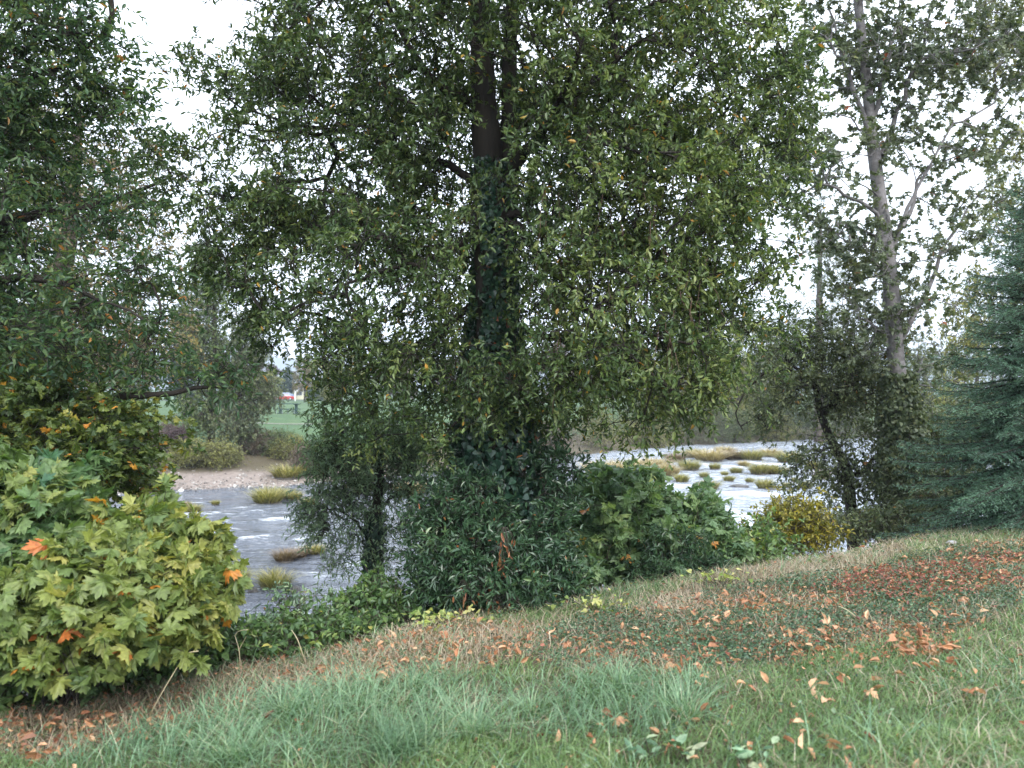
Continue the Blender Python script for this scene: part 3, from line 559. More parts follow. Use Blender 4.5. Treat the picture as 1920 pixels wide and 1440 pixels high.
cx = np.interp(zt, ln2[:, 2], ln2[:, 0]); Pi = np.column_stack([cx + rr_ * np.cos(an), 10 + rr_ * np.sin(an), zt])
leaves('ivy', T_heart(), Pi, frames(nrm(g.normal(size=(n, 3)) * .5 + [0, 0, -.8]), nrm(np.column_stack([np.cos(an), np.sin(an), an * 0 + .4]) + g.normal(size=(n, 3)) * .4)), .055 * g.uniform(.6, 1.3, n), np.clip(g.normal(.4, .2, n), 0, .9), M_ivy, root, b_)

# ------------------------------------------------------------ big tree at the left, its trunk outside the frame
DL = 8.5; f = at(-420, 1000, DL); b_ = np.array([f[0], DL, gz(f[0], DL) - .1])
ZL = lambda px, py, dd=0: at(px, py, DL + dd)
limbsL = [([ZL(-400, 800), ZL(-150, 765, -.3), ZL(20, 755, -.5), ZL(110, 745, -.6), ZL(190, 762, -.6), ZL(240, 740, -.7), ZL(330, 735, -.7), ZL(420, 725, -.8)], .11, .012),
          ([ZL(-410, 720), ZL(-100, 560, -.3), ZL(30, 520, -.5), ZL(120, 535, -.7), ZL(210, 570, -.8)], .07, .01),
          ([ZL(-400, 500), ZL(-150, 440, 0), ZL(60, 400, .2), ZL(200, 380, .3), ZL(320, 330, .4)], .09, .012),
          ([ZL(-400, 300), ZL(-100, 200, 0), ZL(100, 130, .2), ZL(190, 60, .3)], .08, .012),
          ([ZL(-380, 850), ZL(-100, 800, -.2), ZL(60, 790, -.3), ZL(150, 800, -.2), ZL(230, 790, -.1)], .05, .01)]
make_tree('spreading_tree', 'large dark green tree reaching in from the left edge with long level branches', 'tree', b_, [b_, ZL(-415, 700), ZL(-410, 300), ZL(-400, -100), ZL(-390, -600)], [.34, .28, .24, .18, .05],
    [A(20, 120, DL, 1.1, 1.2, .8), A(110, 250, DL, 1.0, 1.1, .45), A(-150, 300, DL, 1.4, 1.4, 1.6), A(60, 420, DL, 1.3, 1.2, .45), A(230, 400, DL + .3, .6, .9, .3, .08), A(80, 540, DL - .3, 1.3, 1.1, .4), A(200, 620, DL - .5, .85, .9, .28), A(60, 660, DL - .5, 1.2, 1.0, .45), A(340, 700, DL - .7, .5, .5, .18), A(400, 690, DL - .8, .22, .3, .12, .03), A(-150, 650, DL, 1.4, 1.2, .9), A(290, 480, DL, .35, .5, .2, .02), A(180, 120, DL, .7, .9, .35), A(-50, -200, DL, 1.7, 1.5, 1.0), A(40, 0, DL - .3, .6, .6, .5)],
    1000, 9, 8, .30, .074, M_left, B_dark, 61, T_lance(.42), limbs=limbsL, tk=dict(out=.5, droop=.35, spread=.15, flat_=.45, rare=.012, yshift=.05), gk=dict(rtip=.0045, p=.45, step=.28), cen=ZL(-300, 500))
DM = 7.6; f = at(-260, 1050, DM); b_ = np.array([f[0], DM, gz(f[0], DM) - .1])
make_tree('autumn_maple', 'yellowing maple with orange tipped leaves under the dark spreading branches', 'tree', b_, [b_, at(-240, 900, DM), at(-200, 780, DM), at(-150, 700, DM)], [.14, .11, .08, .04],
    [A(60, 830, DM, .85, .7, .36), A(160, 820, DM, .46, .6, .25), A(-100, 850, DM, .8, .7, .5), A(220, 890, DM - .2, .26, .4, .16), A(120, 900, DM - .2, .5, .5, .2), A(20, 760, DM, .6, .6, .2), A(255, 840, DM - .2, .12, .2, .08, .01)],
    300, 8, 7, .30, .072, M_leftlow, B_dark, 63, T_maple(.4), limbs=[([at(-220, 850, DM), at(0, 830, DM), at(150, 860, DM - .1), at(220, 850, DM - .2)], .04, .008)], tk=dict(out=.5, droop=.35, spread=.16, flat_=.35, rare=.035, yshift=0), gk=dict(rtip=.003, p=.42, step=.25))
# tan tree behind it at the left
DT = 17.0; f = at(90, 1000, DT)
make_tree('tan_tree', 'hazy tree with tan autumn leaves behind the dark spreading tree at left', 'tree', (f[0], DT, gz(f[0], DT) - .2), [(f[0], DT, gz(f[0], DT) - .2), at(100, 700, DT), at(130, 400, DT), at(150, 200, DT)], [.3, .25, .18, .05],
    [A(130, 420, DT, 2.1, 1.6, 1.6), A(60, 640, DT, 2.0, 1.6, 1.3), A(250, 600, DT, 1.0, 1.2, .9), A(0, 300, DT, 1.6, 1.4, 1.5), A(240, 340, DT, .9, 1.0, .9), A(-100, 700, DT, 1.8, 1.5, 1.5)],
    420, 7, 7, .5, .10, M_tan, B_mid, 65, T_quad(.6), tk=dict(spread=.25, rare=0), gk=dict(rtip=.007, p=.45, step=.5), rr=.004)

# ------------------------------------------------------------ right: tall pale-trunked tree
DR = 12.8; f = at(1722, 1000, DR); b_ = np.array([f[0], DR, gz(f[0], DR) - .1]); ZR = lambda px, py, dd=0: at(px, py, DR + dd)
rtr = [b_, ZR(1705, 900), ZR(1688, 780), ZR(1678, 640), ZR(1670, 520), ZR(1655, 400), ZR(1640, 280), ZR(1628, 160), ZR(1612, 0), ZR(1590, -250), ZR(1580, -500)]
limbsR = [([ZR(1664, 450), ZR(1640, 395, -.2), ZR(1590, 365, -.4), ZR(1540, 345, -.5), ZR(1465, 328, -.6)], .04, .012),
          ([ZR(1668, 480), ZR(1700, 400, -.1), ZR(1740, 320, -.2), ZR(1790, 230, -.3)], .04, .015),
          ([ZR(1690, 640), ZR(1740, 540, .2), ZR(1785, 440, .4), ZR(1850, 350, .5)], .05, .012),
          ([ZR(1655, 290), ZR(1690, 200, .1), ZR(1730, 90, .2), ZR(1770, -40, .3)], .05, .012),
          ([ZR(1635, 240), ZR(1660, 140, -.1), ZR(1690, 20, -.1)], .045, .012),
          ([ZR(1640, 270), ZR(1590, 130, 0), ZR(1555, 0, .1)], .05, .014),
          ([ZR(1675, 640), ZR(1640, 610, -.1), ZR(1610, 595, -.2)], .03, .01),
          ([ZR(1664, 450), ZR(1690, 430, 0), ZR(1715, 380, .2), ZR(1725, 330, .2), ZR(1800, 290, .2)], .05, .012)]
root, lnr = make_tree('pale_trunked_tree', 'tall tree with a smooth pale grey trunk leaning left and sparse grey-green leaves', 'tree', b_, rtr, [.16, .15, .14, .13, .12, .11, .095, .08, .07, .055, .03],
    [A(1600, 80, DR, 1.0, 1.0, .9), A(1700, 130, DR, .9, 1.0, .9), A(1790, 60, DR, .8, 1.0, .7), A(1560, 300, DR, 1.0, .9, .7), A(1500, 250, DR, .6, .7, .9), A(1720, 290, DR, .8, .9, .5, .25), A(1850, 260, DR, .7, .9, .5), A(1800, 400, DR, .7, .8, .5), A(1700, 450, DR, .7, .8, .6), A(1600, 480, DR, .8, .8, .6), A(1560, 420, DR, .5, .6, .4), A(1720, 580, DR, .6, .7, .5), A(1620, 620, DR, .8, .8, .45), A(1880, 130, DR, .7, .8, .9), A(1650, -200, DR, 1.8, 1.6, 1.2), A(1760, 700, DR, .4, .7, .6, .12), A(1640, 560, DR, .9, .8, .5), A(1470, 330, DR, .2, .3, .2, .05)],
    430, 5, 6, .34, .088, M_alder, B_pale, 71, T_maple(.3), limbs=limbsR, tk=dict(out=.3, droop=.25, spread=.17, rare=.006), gk=dict(rtip=.006, p=.45, step=.35), shell=.8, rr=.003)
g = np.random.default_rng(8); n = 9500; u_ = g.random(n) ** .8; zt = b_[2] + u_ * (at(0, 700, DR)[2] - b_[2]); an = g.random(n) * 6.283
th = np.interp(u_, [0, .5, 1], [.62, .42, .24]); rr_ = th * g.uniform(.55, 1.15, n); cx = np.interp(zt, lnr[:, 2], lnr[:, 0])
leaves('ivy', T_heart(), np.column_stack([cx + rr_ * np.cos(an), DR + rr_ * np.sin(an), zt]), frames(nrm(g.normal(size=(n, 3)) * .5 + [0, 0, -.8]), nrm(np.column_stack([np.cos(an), np.sin(an), an * 0 + .4]) + g.normal(size=(n, 3)) * .5)), .058 * g.uniform(.6, 1.3, n), np.clip(g.normal(.35, .2, n), 0, .9), M_brown, root, b_)
# leaning tree with brownish crown beside it
DB = 13.8; f = at(1605, 950, DB); b_ = np.array([f[0], DB, gz(f[0], DB) - .1]); ZB = lambda px, py, dd=0: at(px, py, DB + dd)
make_tree('leaning_tree', 'bushy tree with brownish green leaves and a dark trunk leaning left over the water', 'tree', b_, [b_, ZB(1590, 900), ZB(1565, 840), ZB(1540, 780), ZB(1525, 720), ZB(1480, 680)], [.11, .09, .075, .06, .045, .02],
    [A(1550, 710, DB, .95, .9, .55), A(1620, 770, DB, .7, .9, .5), A(1470, 720, DB, .6, .7, .35), A(1430, 680, DB, .3, .4, .18, .04), A(1370, 740, DB, .3, .3, .22, .03), A(1400, 790, DB, .2, .2, .15, .015), A(1640, 580, DB, .6, .6, .3, .1), A(1610, 670, DB, .5, .8, .45), A(1540, 640, DB, .7, .8, .4), A(1500, 830, DB, .35, .5, .3), A(1600, 870, DB, .5, .6, .3), A(1510, 900, DB - .2, .25, .4, .10, .03), A(1660, 860, DB, .5, .6, .6), A(1700, 930, DB, .45, .5, .35), A(1470, 640, DB, .4, .6, .3), A(1590, 950, DB, .6, .5, .2), A(1740, 830, DB + .6, .5, .5, .6), A(1500, 880, DB, .35, .4, .2, .08), A(1440, 780, DB, .3, .3, .3, .08), A(1560, 840, DB - .3, .4, .4, .25, .12), A(1590, 900, DB - .4, .3, .3, .2, .08), A(1470, 950, DB - .3, .3, .3, .08, .02)],
    430, 6, 8, .32, .068, M_brown, B_dark, 73, T_lance(.55), limbs=[([ZB(1525, 720), ZB(1470, 690), ZB(1410, 720), ZB(1380, 770), ZB(1395, 810)], .035, .008), ([ZB(1540, 780), ZB(1600, 700, .2), ZB(1640, 640, .3)], .05, .012), ([ZB(1590, 900), ZB(1640, 860), ZB(1660, 790)], .04, .01)], tk=dict(droop=.35, spread=.14, rare=.006), gk=dict(rtip=.004, p=.45, step=.3))
make_shrub('thicket_bush', 'dark brownish thicket filling the gap between the leaning tree and the spruce', 'shrub', (7.0, 12.6),
    [A(1700, 920, 12.6, .5, .5, .5), A(1770, 880, 12.8, .6, .5, .7), A(1850, 860, 13, .7, .5, .9)], 330, 6, 7, .26, .07, M_brown, B_dark, 76, T_lance(.5), tk=dict(rare=.004, spread=.12), nst=9, rst=.02)
# tree in the upper right corner behind the spruce
DC = 19.0; f = at(2010, 900, DC); b_ = (f[0], DC, gz(f[0], DC) - .2)
make_tree('corner_tree', 'tree with yellowish leaves rising behind the spruce at the right edge', 'tree', b_, [b_, at(2000, 500, DC), at(1980, 200, DC), at(1960, -100, DC)], [.3, .25, .2, .05],
    [A(1900, 60, DC, 1.1, 1.3, 1.4), A(1960, 330, DC, 1.3, 1.3, 1.3), A(1880, 430, DC, .6, .9, .5), A(1880, 560, DC, 1.0, 1.2, .8), A(1820, 640, DC, .8, 1.0, .6), A(2060, 500, DC, 1.8, 1.5, 2.2), A(1800, 740, DC, 1.0, 1.0, .8), A(1880, -100, DC, 1.2, 1.3, .8)],
    360, 8, 8, .45, .11, M_farw, B_mid, 75, T_quad(.6), tk=dict(spread=.22, rare=0, yshift=-.1), gk=dict(rtip=.007, p=.45, step=.5), rr=.004)

# ------------------------------------------------------------ spruce at the right edge
def make_spruce(name, label, base, H, RB, seed, mat, nb=120, dens=1.0):
    g = np.random.default_rng(seed); base = np.asarray(base, float); root = empty(name, base, label, 'conifer')
    tb = Tubes(); zs = np.linspace(0, H, 20); tb.add(np.column_stack([base[0] + .02 * np.sin(zs), base[1] + 0 * zs, base[2] + zs]), np.interp(zs, [0, H], [.16, .015]), 10); tb.build('trunk', B_mid, root, base)
    br = Tubes(); P = []; D = []; UP = []; RN = []
    for k in range(nb):
        f = (k + g.random()) / nb; f = f ** 1.12; z = .12 + f * (H - .2); L = RB * (1 - f) ** .8 * g.uniform(.72, 1.12) + .12; a = k * 2.39996 + g.normal(0, .25)
        h = np.array([math.cos(a), math.sin(a), 0]); m = 12; u = np.linspace(0, 1, m)
        rise = .30 * f + g.normal(0, .11); drp = .34 * (1 - f) + .08
        pts = base + np.array([0, 0, z]) + h[None] * (u * L)[:, None]; pts[:, 2] += rise * u * L - drp * L * u ** 1.6 + .16 * L * u ** 4
        br.add(pts, np.linspace(.018 * (L / RB) + .006, .002, m), 5); side = np.array([-h[1], h[0], 0])
        nt_ = max(6, int(L * 17)); cl = g.normal(0, .07)
        for q in range(nt_ + 1):
            uu = .12 + .88 * (q + .5) / nt_ if q < nt_ else 1.0; uu = min(uu, 1); p0 = np.array([np.interp(uu, u, pts[:, c]) for c in range(3)])
            ex = .55 * L * (1 - uu) * .55 + .10 + .05 * g.random()
            for sg in ((-1, 1) if q < nt_ else (0,)):
                dv = nrm(h * .75 + side * sg * 1.0 + np.array([0, 0, -.18 + g.normal(0, .12) + .15 * f])) if sg else nrm(pts[-1] - pts[-3])
                ex2 = ex * g.uniform(.7, 1.15); K = max(5, int(ex2 * 62 * dens)); w_ = g.random(K)
                pp = p0 + dv * (w_ * ex2)[:, None]; pp[:, 2] -= .25 * ex2 * w_ ** 2
                P.append(pp); D.append(np.repeat(dv[None], K, 0)); RN.append(np.clip(.42 + cl + .18 * w_ * (.5 + uu * .5) + g.normal(0, .10, K), 0, 1))
                br.addseg(p0[None], (p0 + dv * ex2 * .9 - np.array([0, 0, .2 * ex2]))[None], .0035, .0012)
    P = np.concatenate(P); D = np.concatenate(D); n = len(P); rad = nrm(np.cross(D, g.normal(size=(n, 3)))); ax = nrm(D * .75 + rad * .8)
    br.build('branches', B_dark, root, base)
    V, F = T_needle(); V = V * np.array([2.0, 1, 1])
    leaves('needles', (V, F), P, frames(ax, nrm(g.normal(size=(n, 3)))), .034 * g.uniform(.7, 1.25, n), np.concatenate(RN), mat, root, base)
    return root
sx = at(1965, 0, 9.9)[0]
make_spruce('spruce_tree', 'dense blue-green spruce with drooping boughs at the right edge', (sx, 9.9, gz(sx, 9.9) - .05), 4.6, 1.72, 81, M_spruce, 340, 1.8)

# ------------------------------------------------------------ far bank
def far_tree(name, label, px, d, top, wid, mat, bark, seed, nt_=260, size=.16, base=None, group=None, low=.15, ntw=6, nlf=7):
    x = (px - 960) / FP * d; z0 = gz(x, d); H = EYE + (HY - top) / FP * d - z0; W = wid / FP * d / 2; g = np.random.default_rng(seed)
    L = []
    for k in range(9):
        f = low + (1 - low) * (k + .5) / 9; prof = math.sin(min(1, (f - low) / (1 - low) * .9 + .12) * math.pi) ** .6
        L.append(((x + g.normal(0, .28) * W, d + g.normal(0, .25) * W, z0 + H * f), (W * prof * g.uniform(.55, .85), W * prof * .75, H * .11), W * prof))
    tr_ = [(x, d, z0 - .2), (x + g.normal(0, .1), d, z0 + H * .3), (x + g.normal(0, .15), d, z0 + H * .65), (x + g.normal(0, .2), d, z0 + H * .97)]
    return make_tree(name, label, 'tree', (x, d, z0 - .2), tr_, [.022 * H, .018 * H, .012 * H, .004 * H], L, nt_, ntw, nlf, .06 * H ** .6 * 1.6, size, mat, bark, seed, T_quad(.6), group, tk=dict(spread=.03 * H, rare=0), gk=dict(rtip=.010, p=.42, step=.6), rr=.006, kseg=8)[0]
far_tree('poplar_tree', 'tall grey-green poplar standing on the far bank beside the beach', 395, 50.5, 470, 105, M_far, B_mid, 101, 420, .17)
far_tree('cottonwood_tree', 'broad brownish green tree right of the poplar on the far bank', 455, 49, 575, 100, M_brown, B_mid, 102, 420, .15, low=.06)
far_tree('fir_tree', 'dark conifer behind the poplar on the far bank', 345, 66, 560, 70, M_fard, B_dark, 103, 320, .18)
def bush(name, label, px, py, d, w_, h_, mat, seed, nt_=130, size=.11, bark=B_mid, group=None, T=None):
    x = (px - 960) / FP * d; z0 = gz(x, d); W = w_ / FP * d / 2; H = h_ / FP * d; g = np.random.default_rng(seed)
    L = [((x + g.uniform(-.6, .6) * W, d + g.uniform(-.4, .4) * W, z0 + H * g.uniform(.3, .6)), (W * .5, W * .5, H * .42), 1) for k in range(6)]
    return make_shrub(name, label, 'shrub', (x, d), L, nt_, 7, 6, .18 * H + .15, size, mat, bark, seed, T or T_quad(.45), group, tk=dict(rare=0, spread=.08 * H), nst=8, rst=.02, rr=.005)
bush('willow_bush', 'wide olive yellow willow bush at the top of the sandy beach', 388, 885, 46.5, 125, 52, M_farw, 111, 260, .12)
bush('bare_bush', 'grey brown leafless bush at the left end of the beach', 262, 915, 41.5, 80, 62, M_farb, 112, 130, .07)
bush('purple_bush', 'dull purple brown bush left of the willow bush', 322, 880, 48.2, 80, 42, M_farp, 113, 120, .09)
bush('grey_bush', 'grey green bush under the right end of the park lawn', 515, 868, 50, 85, 46, M_far, 114, 140, .11)
bush('brown_bush', 'rusty brown bush beside the beach half hidden by the young tree', 570, 905, 46.5, 70, 56, M_farb, 115, 150, .09)
bush('dry_bush', 'pale dry bush on the bank behind the purple bush', 300, 0, 50.5, 90, 40, M_farb, 118, 110, .1)
bush('low_olive_bush', 'low olive bush on the bank just left of the young tree', 535, 0, 49, 60, 40, M_farw, 119, 110, .1)
bush('tall_grey_bush', 'taller dull bush between the beach and the picnic lawn', 478, 860, 49.5, 75, 44, M_farb, 116, 110, .10)
far_tree('bare_sapling', 'thin sapling with a few orange leaves on the far lawn edge', 323, 54, 775, 34, M_tan, B_dark, 117, 14, .12, ntw=2, nlf=3)
# park trees further off
far_tree('round_tree', 'rounded yellow green tree beyond the picnic table', 508, 150, 700, 48, M_farw, B_mid, 121, 200, .34)
far_tree('purple_tree', 'dark purple leaved tree behind the parked cars', 500, 215, 682, 52, M_farp, B_dark, 122, 200, .45)
far_tree('fork_tree', 'forked park tree with thin yellowish leaves in front of the cream house', 571, 150, 668, 62, M_tan, B_dark, 123, 130, .26, low=.3)
far_tree('dark_tree', 'dark tree between the red car and the cream house', 540, 200, 690, 34, M_fard, B_dark, 124, 180, .4, low=.05)
k = 0
for px, d, top, wid, m_, lab in ((250, 100, 600, 150, M_far, 'hazy green park tree glimpsed left of the poplar'), (130, 80, 520, 200, M_tan, 'wide tan park tree behind the left foreground tree'), (20, 75, 560, 160, M_far, 'green park tree behind the left edge of the foreground tree'), (640, 130, 660, 90, M_farw, 'yellowish park tree showing left of the ivied trunk'), (740, 160, 640, 110, M_farb, 'brown park tree showing behind the young tree'), (850, 170, 665, 100, M_farp, 'purple brown park tree behind the ivied trunk'),
                                (950, 150, 650, 110, M_far, 'green park tree hidden behind the ivied trunk'), (1060, 110, 640, 120, M_farb, 'brown tree on the far bank right of the ivied trunk'), (1150, 105, 625, 120, M_farw, 'olive tree on the far bank behind the hanging twigs'), (1240, 96, 640, 130, M_far, 'grey green tree on the far bank above the grassy islands')):
    far_tree('park_tree', lab, px, d, top, wid, m_, B_mid, 130 + k, 220, .003 * d, group='trees in the park across the river'); k += 1
for px, d, top, wid, m_, lab in ((1290, 86, 600, 130, M_farw, 'tall yellow green riverside tree beside the big crown'), (1385, 84, 585, 120, M_farw, 'tall pale olive riverside tree over the upstream islands'), (1330, 92, 640, 110, M_brown, 'brownish riverside tree right of the big crown'), (1400, 90, 655, 110, M_far, 'bushy green riverside tree above the upstream islands'), (1440, 100, 620, 120, M_farw, 'yellow green riverside tree behind the leaning tree'), (1535, 80, 380, 150, M_alder, 'tall thin poplar seen against the sky behind the leaning tree'), (1600, 95, 640, 150, M_far, 'dense riverside tree behind the pale trunk'), (1720, 90, 640, 160, M_brown, 'brown riverside tree between pale trunk and spruce'), (1830, 90, 600, 160, M_far, 'green riverside tree behind the spruce')):
    far_tree('riverside_tree', lab, px, d, top, wid, m_, B_mid, 150 + k, 300, .0024 * d, group='trees along the far bank upstream', low=.04); k += 1
for px, off, w_, h_, m_, lab in ((1140, .4, 130, 80, M_farw, 'golden bush on the far bank right of the ivied trunk'), (1230, .4, 120, 70, M_farw, 'brown bush on the upstream bank'), (1310, .4, 110, 80, M_brown, 'dark bush under the brownish riverside tree'), (1375, .4, 100, 66, M_far, 'green bush at the water under the riverside trees'), (1440, .4, 100, 60, M_farw, 'yellow bush at the far end of the rapids'), (1050, .4, 140, 80, M_farb, 'rusty bush behind the ivy covered trunk'),
                                 (760, 2, 130, 66, M_farw, 'olive bush on the bank behind the young tree'), (660, 2, 120, 60, M_far, 'green bush on the bank left of the young tree crown'), (880, 2, 140, 70, M_far, 'grey green bush directly behind the laurel shrub'), (1270, 5, 150, 110, M_farw, 'tall green bush behind the upstream grassy islands'), (1350, 6, 150, 120, M_brown, 'tall brownish bush behind the upstream rapids'), (1190, 5, 150, 110, M_brown, 'tall rusty bush under the right side of the big crown'), (1500, .4, 120, 80, M_far, 'green bush behind the leaning tree crown'), (1590, .4, 130, 80, M_brown, 'brown bush behind the leaning tree trunk')):
    d = 60.
    for _ in range(20): d = .5 * d + .5 * (float(np.interp((px - 960) / FP * d, XF, YF)) + off)
    bush('bank_bush', lab, px, 0, d, w_, h_, m_, 180 + k, 150, .0018 * d, group='bushes along the far bank'); k += 1

# ------------------------------------------------------------ tussocks in the river
g = np.random.default_rng(90)
def blades(P, H, W, lean, bend, rnd, name, mat, parent=None, loc=None, seg=3, wid_dir=None):
    n = len(P); a = g.random(n) * 6.283 if lean.ndim == 1 else None
    ld = np.column_stack([np.cos(a), np.sin(a), 0 * a]) if a is not None else nrm(lean); le = lean if lean.ndim == 1 else np.linalg.norm(lean, axis=1)
    sd = nrm(np.cross(ld, [0, 0, 1]) + g.normal(size=(n, 3)) * .35 * np.array([1, 1, 0])); ts = np.linspace(0, 1, seg + 1); rows = []
    for t in ts:
        q = P + ld * (H * (le * t + bend * t ** 2.2))[:, None]; q[:, 2] += H * (t - .42 * np.clip(bend + le, 0, 1.6) * t ** 2.2)
        wv = sd * (W * (1 - t ** 1.5) * .5 + .0002)[:, None]
        rows += [q - wv, q + wv] if t < 1 else [q]
    V = np.stack(rows, 1); k = V.shape[1]; base_ = (np.arange(n) * k)[:, None, None]
    fq = np.array([[2 * i, 2 * i + 1, 2 * i + 3, 2 * i + 2] for i in range(seg - 1)]); ft = np.array([[2 * seg - 2, 2 * seg - 1, 2 * seg]])
    return mesh(name, V.reshape(-1, 3), [(fq[None] + base_).reshape(-1, 4), (ft[None] + base_).reshape(-1, 3)], mat, parent, {'rnd': np.repeat(np.clip(rnd, 0, 1), k)}, loc=loc)
M_tus = leafmat('tussock_grass', [(0, (.07, .07, .03)), (.35, (.17, .17, .055)), (.65, (.30, .27, .10)), (1, (.46, .38, .17))], .25)
M_tusb = leafmat('brown_tussock_grass', [(0, (.07, .05, .035)), (.5, (.20, .14, .09)), (1, (.36, .27, .18))], .2)
M_tust = leafmat('straw_tussock_grass', [(0, (.16, .12, .06)), (.5, (.38, .30, .15)), (1, (.55, .45, .26))], .2)
M_mud = flat('wet_mud', (.05, .042, .034), .5, .4, 8, bump=.5)
protos = {}
for kind, mt in (('g', M_tus), ('b', M_tusb), ('t', M_tust)):
    for v_ in range(2):
        n = 620; r_ = .42 * np.sqrt(g.random(n)); a = g.random(n) * 6.283; P = np.column_stack([r_ * np.cos(a) * 1.1, r_ * np.sin(a), .10 * (1 - (r_ / .45) ** 2)])
        ln_ = np.column_stack([np.cos(a), np.sin(a), 0 * a]) * (r_ / .42 * .55 + .08)[:, None] + g.normal(size=(n, 3)) * [.12, .12, 0]
        root = empty('grass_tussock', (0, 0, 0), 'x', 'tussock', 'grass tussocks in the river')
        blades(P, g.uniform(.30, .85, n), np.full(n, .030), ln_ * .8 + g.normal(size=(n, 3)) * [.14, .14, 0], g.uniform(.1, .75, n), g.normal(.5, .28, n), 'grass_blades', mt, root)
        tt = Tubes(); tt.add([(0, 0, -.25), (0, 0, .0), (0, 0, .06), (0, 0, .10)], [.52, .47, .40, .02], 14); o = tt.build('mud_base', M_mud, root)
        protos[kind, v_] = [root, False]
TS = [(517, 1103, 64, 'g', 'largest round green-gold tussock, lowest in the river'), (448, 1092, 46, 'g', 'golden tussock behind the tip of the maple sapling'), (535, 1053, 42, 'b', 'brown tussock with bare stalks in midstream'), (590, 1040, 40, 'g', 'low greenish tussock under the young tree branch'), (562, 1046, 34, 'b', 'flat brown tussock joining the midstream clumps'),
      (503, 945, 62, 'g', 'wide pale tussock of the cluster off the beach'), (533, 935, 40, 'g', 'taller yellow tussock at the back of the beach cluster'), (553, 938, 28, 'g', 'small tussock at the right of the beach cluster'), (498, 929, 22, 'g', 'tiny tussock behind the beach cluster'), (363, 962, 30, 'g', 'small round tussock above the left rapids'), (345, 956, 24, 'b', 'faded brown tussock left of the small round one'), (350, 950, 18, 'g', 'tiny yellow tussock farthest from the left rapids'), (281, 958, 16, 'g', 'lone small green tussock near the left shore'), (405, 947, 16, 'g', 'faint tussock between the beach and the cluster'), (580, 950, 30, 'g', 'golden tussock at the edge of the young tree leaves'),
      (258, 934, 34, 't', 'straw coloured tussock on the shore below the bare bush'), (290, 924, 42, 'g', 'yellow tussock on the shore edge of the beach'), (335, 1062, 60, 't', 'straw clump seen through the maple sapling top'), (395, 1068, 56, 't', 'tan clump between the maple sapling and the open water'), (268, 976, 26, 't', 'straw clump just above the maple sapling'), (305, 968, 20, 't', 'small tan clump beside the left rapids'), (540, 905, 60, 'g', 'yellow grass clump at the right end of the beach'), (575, 900, 50, 'g', 'golden grass clump under the rusty bush'),
      (680, 925, 40, 't', 'straw clump showing through the young tree crown'), (765, 930, 56, 't', 'straw clump between the young tree and the ivied trunk'), (795, 925, 44, 't', 'tan clump touching the laurel shrub'), (1380, 888, 24, 'g', 'round tussock in the middle of the bright rapids'), (1425, 890, 44, 'g', 'broad green-gold tussock in the bright rapids'), (1455, 890, 46, 'g', 'grassy mound right of the broad tussock'), (1358, 892, 15, 'g', 'tiny tussock left of the round rapids tussock'), (1366, 903, 22, 'g', 'small tussock just below the round one'), (1434, 917, 34, 'g', 'sharp edged tussock with dark stones in the rapids'), (1475, 914, 20, 'g', 'small tussock on the stones to the right'), (1489, 903, 14, 'g', 'tiny tussock nearest the leaning tree'), (1328, 920, 40, 'g', 'green tussock just above the maple shrub'), (1278, 905, 30, 'g', 'golden tussock left of the green one'),
      (1253, 893, 42, 't', 'straw tussock at the left edge of the rapids'), (1292, 882, 44, 'g', 'low wide tussock beyond the straw one'), (1182, 892, 80, 't', 'large straw bank clump by the big crown'), (1130, 895, 70, 't', 'straw clump behind the maple shrub'), (1225, 880, 60, 't', 'tan clump joining the straw bank'), (1330, 866, 60, 't', 'tan island clump in the upper rapids'), (1375, 862, 50, 'b', 'reddish brown island clump'), (1410, 864, 46, 'g', 'yellow green island clump'), (1300, 858, 44, 'g', 'small green island clump under the crown'), (1360, 852, 36, 't', 'straw island clump farthest upstream'), (1443, 858, 40, 't', 'golden island clump near the leaning tree'), (1480, 868, 50, 'g', 'olive island clump behind leaning tree leaves'), (1540, 900, 34, 'b', 'brown tussock under the leaning trunk'), (1265, 866, 40, 'b', 'brown clump under the lowest crown leaves'), (1405, 905, 18, 'g', 'tiny tussock in open bright rapids below the broad one'), (1340, 880, 22, 'g', 'small tussock off the left end of the rapids'), (1510, 915, 26, 'g', 'green tussock beside the yellow shrub top'), (1395, 875, 24, 't', 'small straw tussock upstream of the broad tussock'), (1320, 896, 20, 'g', 'low tussock above the green rapids tussock'), (1525, 880, 30, 'g', 'mound of grass behind the leaning trunk in the rapids')]
for k, (px, py, wd, kd, lab) in enumerate(TS):
    x, d = wpt(px, py - wd * .04); sc = wd / FP * d / 1.15; pr_ = protos[kd, k % 2]; lab = lab if 'river' in lab or 'rapids' in lab or 'beach' in lab else lab
    zb = max(WZ + .02, gz(x, d)); ss = (sc, sc, sc * g.uniform(.8, 1.05) * (.75 if sc > 1.3 else 1))
    if not pr_[1]:
        r_ = pr_[0]; pr_[1] = True; r_.location = (x, d, zb); r_.rotation_euler = (0, 0, g.random() * 6); r_.scale = ss; r_['label'] = lab
    else: copy_tree(pr_[0], (x, d, zb), g.random() * 6, ss, lab)
